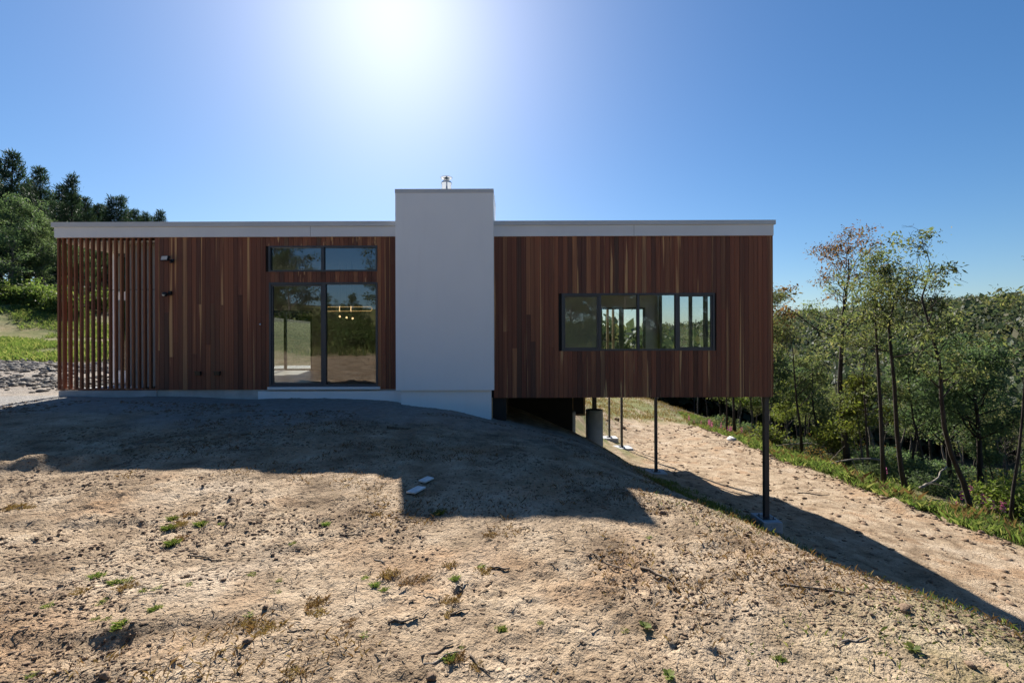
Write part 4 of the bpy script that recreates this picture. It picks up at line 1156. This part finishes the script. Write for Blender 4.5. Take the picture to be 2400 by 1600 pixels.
# ---------------------------------------------------------------- single tufts on the bare soil
def tuft_proto(name, seed, m, n, hgt, wd, sp, lean=1.2):
    r = np.random.default_rng(seed)
    return quad_mesh(name, blades([(0,0,0)], hgt, wd, n, sp, lean, r), M[m])
TP = {'g': tuft_proto("grass_tuft",1,'grass',150,.055,.0028,.034,1.3), 'd': tuft_proto("grass_tuft",2,'dry_grass',210,.045,.0022,.050,1.2), 'm': tuft_proto("grass_tuft",3,'grass',90,.038,.0026,.028,1.5)}
tl = {'g':"bushy green grass tuft", 'd':"brown dry grass tuft", 'm':"small low green tuft"}
tufts = [(405,1217,'g',1.1),(418,1230,'d',1.1),(392,1242,'g',1.2),(470,1230,'g',1.2),(440,1208,'d',1.2),(400,1277,'g',1.3),(420,1262,'d',1.0),(520,1228,'m',1),(220,1355,'g',1.2),(268,1370,'g',1),(295,1362,'m',1.2),(300,1375,'d',1.1),(338,1383,'m',1),(366,1382,'m',1),(228,1418,'m',1),(245,1408,'m',.9),(222,1450,'m',.8),(250,1452,'m',.8),(285,1465,'g',1.1),(272,1474,'g',.8),(360,1430,'g',.9),(372,1424,'m',.8),(75,1585,'g',.9),(440,1372,'m',.9),(590,1348,'m',1),(30,1192,'d',1.4),(62,1190,'d',1),(182,1390,'d',1),(110,1420,'m',1),(600,1468,'d',1.3),(630,1476,'d',1.5),(572,1458,'d',1),(585,1440,'m',.9),(765,1232,'g',.9),(685,1276,'m',.9),(1055,1325,'d',1.1),(1130,1342,'d',1.2),(1128,1328,'m',1),(915,1348,'d',1.3),(880,1372,'g',.9),(855,1355,'m',1),(900,1385,'g',.8),(955,1362,'d',1.1),(990,1358,'d',1),(1066,1362,'g',.9),(1060,1410,'d',1),(1040,1412,'d',.9),(1050,1440,'d',1),(1178,1478,'g',.9),(1265,1462,'m',.9),(1052,1550,'g',1.1),(1068,1540,'d',1),(1085,1520,'m',.8),(1120,1560,'d',.9),(855,1492,'m',1),(820,1460,'d',.9),(1030,1205,'g',1.3),(880,1205,'d',1),(1150,1255,'d',1),(1465,1480,'m',.9),(1830,1545,'g',.9),(680,1578,'d',1),(650,1388,'m',.9),(655,1360,'m',.8),(1520,1262,'m',1),(730,1420,'d',1.4),(745,1410,'d',1.2),(740,1440,'d',1.1)]
TUFT = {}
for i,(px,py,k,s_) in enumerate(tufts):
    x,y,z = hit(px,py)
    o = obj("grass_tuft", TP[k], None, (x,y,z-.004)); o.rotation_euler = (0,0,i*2.1); sc_ = s_*(.30+.075*y)
    o.scale = (sc_,sc_,sc_*.85); lab = "%s, %s %s of the bare soil" % (tl[k], "upper" if py < 1290 else "middle" if py < 1420 else "lower", "left" if px < 480 else "centre left" if px < 880 else "centre" if px < 1250 else "right")
    TUFT.setdefault(lab, []).append((px, o)); tag(o, lab, "grass tuft", "grass tufts on the bare soil")
for lab, lst in TUFT.items():
    if 1 < len(lst) <= 12:
        for n_, (px, o) in enumerate(sorted(lst, key=lambda q: q[0])): o["label"] = lab + ", %s from left" % NTH[n_]
# broad-leaved weeds
def weed(seed, n):
    r = np.random.default_rng(seed); mb = MB()
    for i in range(n):
        a = i*2.4+r.normal()*.3; l = r.uniform(.022,.046); w_ = l*.26; el = r.uniform(.25,.8)
        d = Vector((math.cos(a)*math.cos(el),math.sin(a)*math.cos(el),math.sin(el))); s = Vector((-math.sin(a),math.cos(a),0))
        c = Vector((0,0,.004)); q = [c, c+d*l*.35+s*w_*.6, c+d*l*.7+s*w_-Vector((0,0,l*.08)), c+d*l-Vector((0,0,l*.2)), c+d*l*.7-s*w_-Vector((0,0,l*.08)), c+d*l*.35-s*w_*.6]
        mb.poly(q)
    return mb.mesh("weed", M['lime_leaf'])
for i,(px,py,lab) in enumerate(((1512,1475,"broad-leaved bright green weed on bare soil below the chimney shadow"),(1568,1588,"broad-leaved green weed at the bottom edge of the bare soil"),(2140,1528,"broad-leaved weed near the grassy lip at the lower right"))):
    x,y,z = hit(px,py); e = obj("weed", weed(i,13), None, (x,y,z)); e.rotation_euler = (0,0,i); tag(e, lab, "weed", "broad-leaved weeds")

# ---------------------------------------------------------------- loose soil, stones, sticks
def ico():
    p = (1+5**.5)/2
    v = np.array([(-1,p,0),(1,p,0),(-1,-p,0),(1,-p,0),(0,-1,p),(0,1,p),(0,-1,-p),(0,1,-p),(p,0,-1),(p,0,1),(-p,0,-1),(-p,0,1)],float); v /= np.linalg.norm(v[0])
    f = np.array([(0,11,5),(0,5,1),(0,1,7),(0,7,10),(0,10,11),(1,5,9),(5,11,4),(11,10,2),(10,7,6),(7,1,8),(3,9,4),(3,4,2),(3,2,6),(3,6,8),(3,8,9),(4,9,5),(2,4,11),(6,2,10),(8,6,7),(9,8,1)])
    return v, f
def rocks(pts, size, flat=.6, jag=.28, r=None, small=False):
    r = r or rng; v, f = ico(); n = len(pts)
    if small:
        v = np.array([(1,0,0),(0,1,0),(-1,0,0),(0,-1,0),(0,0,1),(0,0,-1)],float); f = np.array([(0,1,4),(1,2,4),(2,3,4),(3,0,4),(1,0,5),(2,1,5),(3,2,5),(0,3,5)])
    nv = len(v)
    sc_ = np.asarray(size)[:,None,None]
    vv = v[None]*(1+r.normal(size=(n,nv,1))*jag)*sc_*np.concatenate([1+r.random((n,1,2))*.6,np.full((n,1,1),flat)],2)
    a = r.uniform(0,6.28,n); c,s = np.cos(a)[:,None],np.sin(a)[:,None]
    x = vv[:,:,0]*c-vv[:,:,1]*s; y = vv[:,:,0]*s+vv[:,:,1]*c
    vv = np.stack([x,y,vv[:,:,2]],2)+np.asarray(pts)[:,None,:]
    F = (f[None]+np.arange(n)[:,None,None]*nv).reshape(-1,3)
    return vv.reshape(-1,3), F
def clod_pts(n):
    y = .95+7.5*rng.random(n)**1.7; x = (rng.uniform(-250,2500,n)-1200)/FPX*y
    k = (fbm(x*1.0,y*1.2,4,29)+.16*sstep(.8,2.4,x)*rng.random(n) > .52+.12*rng.random(n)) & (x < 3.2)
    x,y = x[k],y[k]; return np.stack([x,y,ground(x,y)],1)
p = clod_pts(130000); sz = (.0026+.012*rng.random(len(p))**5.0)*(.5+p[:,1]*.18)
Vc, Fc = rocks(p, sz, .7, small=True)
tag(obj("debris", np_mesh("debris", Vc, Fc, M['clod'])), "small crumbs of dark soil strewn over the bare ground", "soil crumbs", kind='stuff')
y = rng.uniform(4,28,3200); x = np.where(rng.random(3200) < .5, 10.9+rng.normal(size=3200)*.35, rng.uniform(5.4,11,3200))
p = np.stack([x,y,ground(x,y)],1); Vc, Fc = rocks(p, .012+.05*rng.random(len(p))**3, .7)
tag(obj("debris", np_mesh("debris", Vc, Fc, M['clod'])), "soil crumbs and clods over the graded road below the house", "soil crumbs", kind='stuff')
# straw, bark chips and snapped twigs lying about
def litter(n, L, W, m, lab):
    y = 1.0+6.5*rng.random(n)**1.6; x = (rng.uniform(-100,2450,n)-1200)/FPX*y
    k = (x < 2.9) & (fbm(x*.9,y*.9,4,33) > .40+.15*rng.random(n)); x, y = x[k], y[k]
    c = np.stack([x,y,ground(x,y)+.006],1); a = rng.uniform(0,6.28,len(x))
    d = np.stack([np.cos(a),np.sin(a),rng.normal(size=len(x))*.12],1)
    d /= np.linalg.norm(d,axis=1,keepdims=True); s2 = np.stack([-np.sin(a),np.cos(a),np.zeros(len(x))],1)
    up = np.array([0,0,1.0]); l = (L*np.exp(rng.normal(size=len(x))*.5))[:,None]*(.6+.14*y)[:,None]; w_ = (W*(.6+.9*rng.random(len(x))))[:,None]*(.6+.14*y)[:,None]
    # flat three-sided slivers with real thickness
    A0, B0, T0 = c-s2*w_*.5, c+s2*w_*.5, c+up*w_*.7
    V = np.stack([A0,B0,T0,A0+d*l,B0+d*l,T0+d*l],1).reshape(-1,3)
    f = np.array([(0,1,4),(0,4,3),(1,2,5),(1,5,4),(2,0,3),(2,3,5),(0,2,1),(3,4,5)])
    F = (f[None]+np.arange(len(x))[:,None,None]*6).reshape(-1,3)
    tag(obj("litter", np_mesh("litter", V, F, M[m])), lab, "litter", kind='stuff')
litter(3600, .035, .0035, 'bark_dead', "pale straw and wood splinters scattered over the bare soil")
litter(2600, .030, .0045, 'twig', "dark twigs and bark chips scattered over the bare soil")
# rubble windrow by the drive
def rub(n):
    Y = np.concatenate([rng.normal(15.4,.55,n*3//4), rng.normal(12.0,.6,n//4)]); x = (rng.uniform(-160,330,len(Y))-1200)/FPX*Y
    return np.stack([x,Y,ground(x,Y)+.02],1)
p = rub(3800); Vc, Fc = rocks(p, .018+.07*rng.random(len(p))**2.6, .6, .25)
tag(obj("rubble", np_mesh("rubble", Vc, Fc, M['stone'])), "grey broken rock windrow along the drive left of the house", "rubble", kind='stuff')
def big_rock(seed, s, flat, m):
    r = np.random.default_rng(seed); v,f = ico()
    # one subdivision for a rounder outline
    vs_ = [tuple(q) for q in v]; cache = {}
    def midp(a,b):
        k = (min(a,b),max(a,b))
        if k not in cache: q = (np.array(vs_[a])+np.array(vs_[b])); q /= np.linalg.norm(q); vs_.append(tuple(q)); cache[k] = len(vs_)-1
        return cache[k]
    nf = []
    for a,b,c in f:
        ab,bc,ca = midp(a,b),midp(b,c),midp(c,a); nf += [(a,ab,ca),(b,bc,ab),(c,ca,bc),(ab,bc,ca)]
    vv = np.array(vs_)*(1+r.normal(size=(len(vs_),1))*.22)*np.array([s,s*.75,s*flat])
    return np_mesh("rock", vv, np.array(nf), M[m])
for i,(px,py,s,m,lab) in enumerate(((1553,1205,.050,'clod',"loose brown clod of earth right of the chimney shadow"),(2120,1432,.050,'clod',"brown clod on the grassy lip at the lower right"),(1735,1010,.75,'pale_rock',"large pale rock in the verge seen under the raised wing"),(1770,1005,.6,'pale_rock',"second pale rock in the verge beside the dark trunk"),(1715,1035,.35,'pale_rock',"small pale rock at the road edge under the raised wing"),(1445,985,.30,'clod',"dark clod of earth at the head of the graded road"),(1460,1005,.26,'clod',"dark lump of earth beside the far steel post"),(60,893,.16,'stone',"grey stone at the edge of the drive, far left"),(30,905,.15,'stone',"flat grey stone nearest the bottom of the drive rubble"),(112,898,.12,'stone',"lone dark stone on the drive beside the slatted screen"),(2275,1560,.035,'clod',"dark clod at the foot of the photograph by the grassy lip"),(1010,1590,.035,'clod',"crumbly clod of earth at the photograph's bottom edge"),(580,1505,.035,'clod',"rounded dark clod in the lower left soil"),(560,1555,.02,'clod',"small dark clod below the rounded one, lower left"),(245,1585,.035,'clod',"squarish brown clod near the bottom edge at left"),(525,1362,.025,'clod',"little round clod right of the green tufts"),(622,1427,.025,'clod',"orange-brown clod above the dry grass patch"))):
    x,y,z = hit(px,py,.6,60); s = s*(.62 if m == 'clod' else .7)
    e = obj("rock", big_rock(i,s,.65,m), None, (x,y,z+s*.2)); e.rotation_euler = (0,0,i*1.1); tag(e, lab, "rock")
def stick(px, py, l, rad, az, lab, m='twig', bend=.15):
    x,y,z = hit(px,py); r = np.random.default_rng(int(px+py))
    d = (math.cos(az),math.sin(az),0); pts = [Vector((d[0]*l*(t-.5)+r.normal()*l*bend*.25, d[1]*l*(t-.5)+r.normal()*l*bend*.25, 0)) for t in np.linspace(0,1,6)]
    for q in pts: q.z = gz(x+q.x,y+q.y)-z+rad*.9
    e = obj("stick", MB().tube(pts, [rad*(1-.5*k/5) for k in range(6)], 6).mesh("stick", M[m], True), None, (x,y,z)); tag(e, lab, "stick")
stick(480,1312,.22,.006,-.25,"forked dry stick right of the green tufts at left")
stick(1025,1530,.15,.006,.7,"short grey stick beside the tuft near the bottom edge"); stick(1035,1545,.17,.005,.55,"paler stick lying just below its grey neighbour",'bark_dead')
stick(1122,1560,.13,.005,-.8,"dark stick leaning down towards the bottom edge, centre")
stick(1172,1335,.12,.008,-.3,"stubby dark stick in the sunlit soil below the chimney shadow"); stick(1085,1370,.16,.004,1.0,"thin pale straw-coloured stick at centre",'bark_dead')
stick(945,1458,.14,.007,.25,"dark splintered stick with rusty grass at its end"); stick(1080,1435,.09,.005,.4,"little dark stick right of the rusty tufts")
stick(1545,1350,.20,.009,-.75,"weathered grey stick at the patch of dark crumbs"); stick(890,1315,.09,.005,-.6,"pale splinter on the sunlit soil left of centre",'bark_dead')
stick(1900,1382,.36,.008,-.45,"long dark stick lying near the grassy lip"); stick(2000,1505,.12,.006,.1,"short pale stick in the crumbly soil at lower right",'bark_dead')
stick(825,1255,.16,.007,-.1,"dark stick on the sunlit soil left of the shadow"); stick(1430,1325,.4,.006,-.6,"long twisted twig among the dark crumbs",'twig',.5)
stick(700,1480,.10,.004,.3,"thin twig beside the brown grass patch at left"); stick(1905,1158,.9,.02,0.0,"dark stick lying on the graded road",'twig')
stick(935,1005,.35,.02,.1,"short dark timber scrap in the shade before the chimney plinth",'twig')
# timber offcuts in the shade of the chimney
for i,(a,b,lab) in enumerate((((962,1160),(988,1146),"pale flat board offcut in the chimney shadow, nearer of the two"),((988,1134),(1010,1124),"pale flat board offcut in the chimney shadow, farther of the two"))):
    A, B_ = Vector(hit(*a)), Vector(hit(*b)); mid = (A+B_)/2; d = B_-A; l = d.length
    e = obj("board_offcut", MB().box(-l/2,l/2,-.045,.045,0,.016).mesh("board_offcut", M['offcut']), None, (mid.x,mid.y,max(A.z,B_.z,mid.z)+.004))
    e.rotation_euler = (0, -math.atan2(d.z,math.hypot(d.x,d.y)), math.atan2(d.y,d.x)); mod = e.modifiers.new("edge",'BEVEL'); mod.width = .003; tag(e, lab, "offcut", "board offcuts")
# steel bars poking out left of the screen
for i,(px,py) in enumerate(((115,868),)):
    A = Vector(at(108,852,15.0)); B_ = Vector(at(150,862,14.0))
    e = obj("steel_bar", MB().tube([A-A,B_-A],.03,6).mesh("steel_bar",M['twig'],True), None, A); tag(e, "dark bar poking out beside the slatted screen over the rubble", "bar")

# foxgloves in the verge
def foxglove(seed):
    r = np.random.default_rng(seed); mb = MB().tube([(0,0,-.05),(.01,0,.5),(.02,.01,1.0)],[.008,.006,.003],4,False); fl = []
    C3 = np.array([(.015+r.normal()*.022, r.normal()*.022, .55+.42*t) for t in r.random(46)])
    D3 = unit(46,r); D3[:,2] = -.4
    o = empty("foxglove"); KIDS[o.name] = [obj("stem", mb.mesh("stem",M['grass']), o), obj("flower_spike", quad_mesh("flower_spike", leaf_quads(C3,.06,.035,D3,0,r), M['pink']), o), obj("leaf_rosette", quad_mesh("leaf_rosette", blades([(0,0,0)],.3,.06,10,.04,1.4,r), M['grass']), o)]
    return o
fg = foxglove(1); first = True
spots = [(random.uniform(2225,2400), random.uniform(12.6,15.5)) for _ in range(12)]+[(random.uniform(1560,1720), random.uniform(24,33)) for _ in range(20)]+[(random.uniform(2060,2200), random.uniform(16,19)) for _ in range(6)]
for i,(px,Y) in enumerate(spots):
    x = (px-1200)/FPX*Y
    if x < 11.6: x = 11.6+random.random()
    o = fg if first else copy_tree(fg); first = False
    place(o, x, Y, random.uniform(0,6), random.uniform(.4,.75)); tag(o, "pink foxglove spike in the verge at the right edge" if i < 12 else ("pink foxglove in the verge seen under the raised wing" if i < 32 else "pink foxglove among the dark trunks beyond the road"), "foxglove", "foxgloves in the verge")
# fern-like clumps and rushes by the verge, fallen branches
for i,(px,Y,l,az,lab) in enumerate(((1960,18.5,3.2,2.9,"pale fallen branch lying across the undergrowth near the tall gum"),(2180,15.5,2.2,.6,"arching dead branch between the grey gums"),(1850,23,3.0,2.6,"pale dead limb behind the corner post"),(2320,15.5,2.4,2.8,"dead branch lying in the bracken at right"),(1760,26,3.4,.3,"bleached log by the pale rocks under the raised wing"))):
    x = (px-1200)/FPX*Y; r = np.random.default_rng(i+900); z = gz(x,Y)+.35
    pts = bent((-l/2*math.cos(az),-l/2*math.sin(az),.1),(math.cos(az),math.sin(az),.05),l,8,.16,r)
    mb = MB().tube(pts,[.05*(1-.08*k) for k in range(9)],6)
    for k in range(4): mb.tube(bent(pts[2+k],r.normal(size=3)+np.array([math.cos(az),0,.5]),l*.3,4,.2,r),[.018,.014,.01,.007,.004],4,False)
    e = obj("fallen_branch", mb.mesh("fallen_branch",M['bark_dead'],True), None, (x,Y,z)); tag(e,lab,"branch","fallen branches")
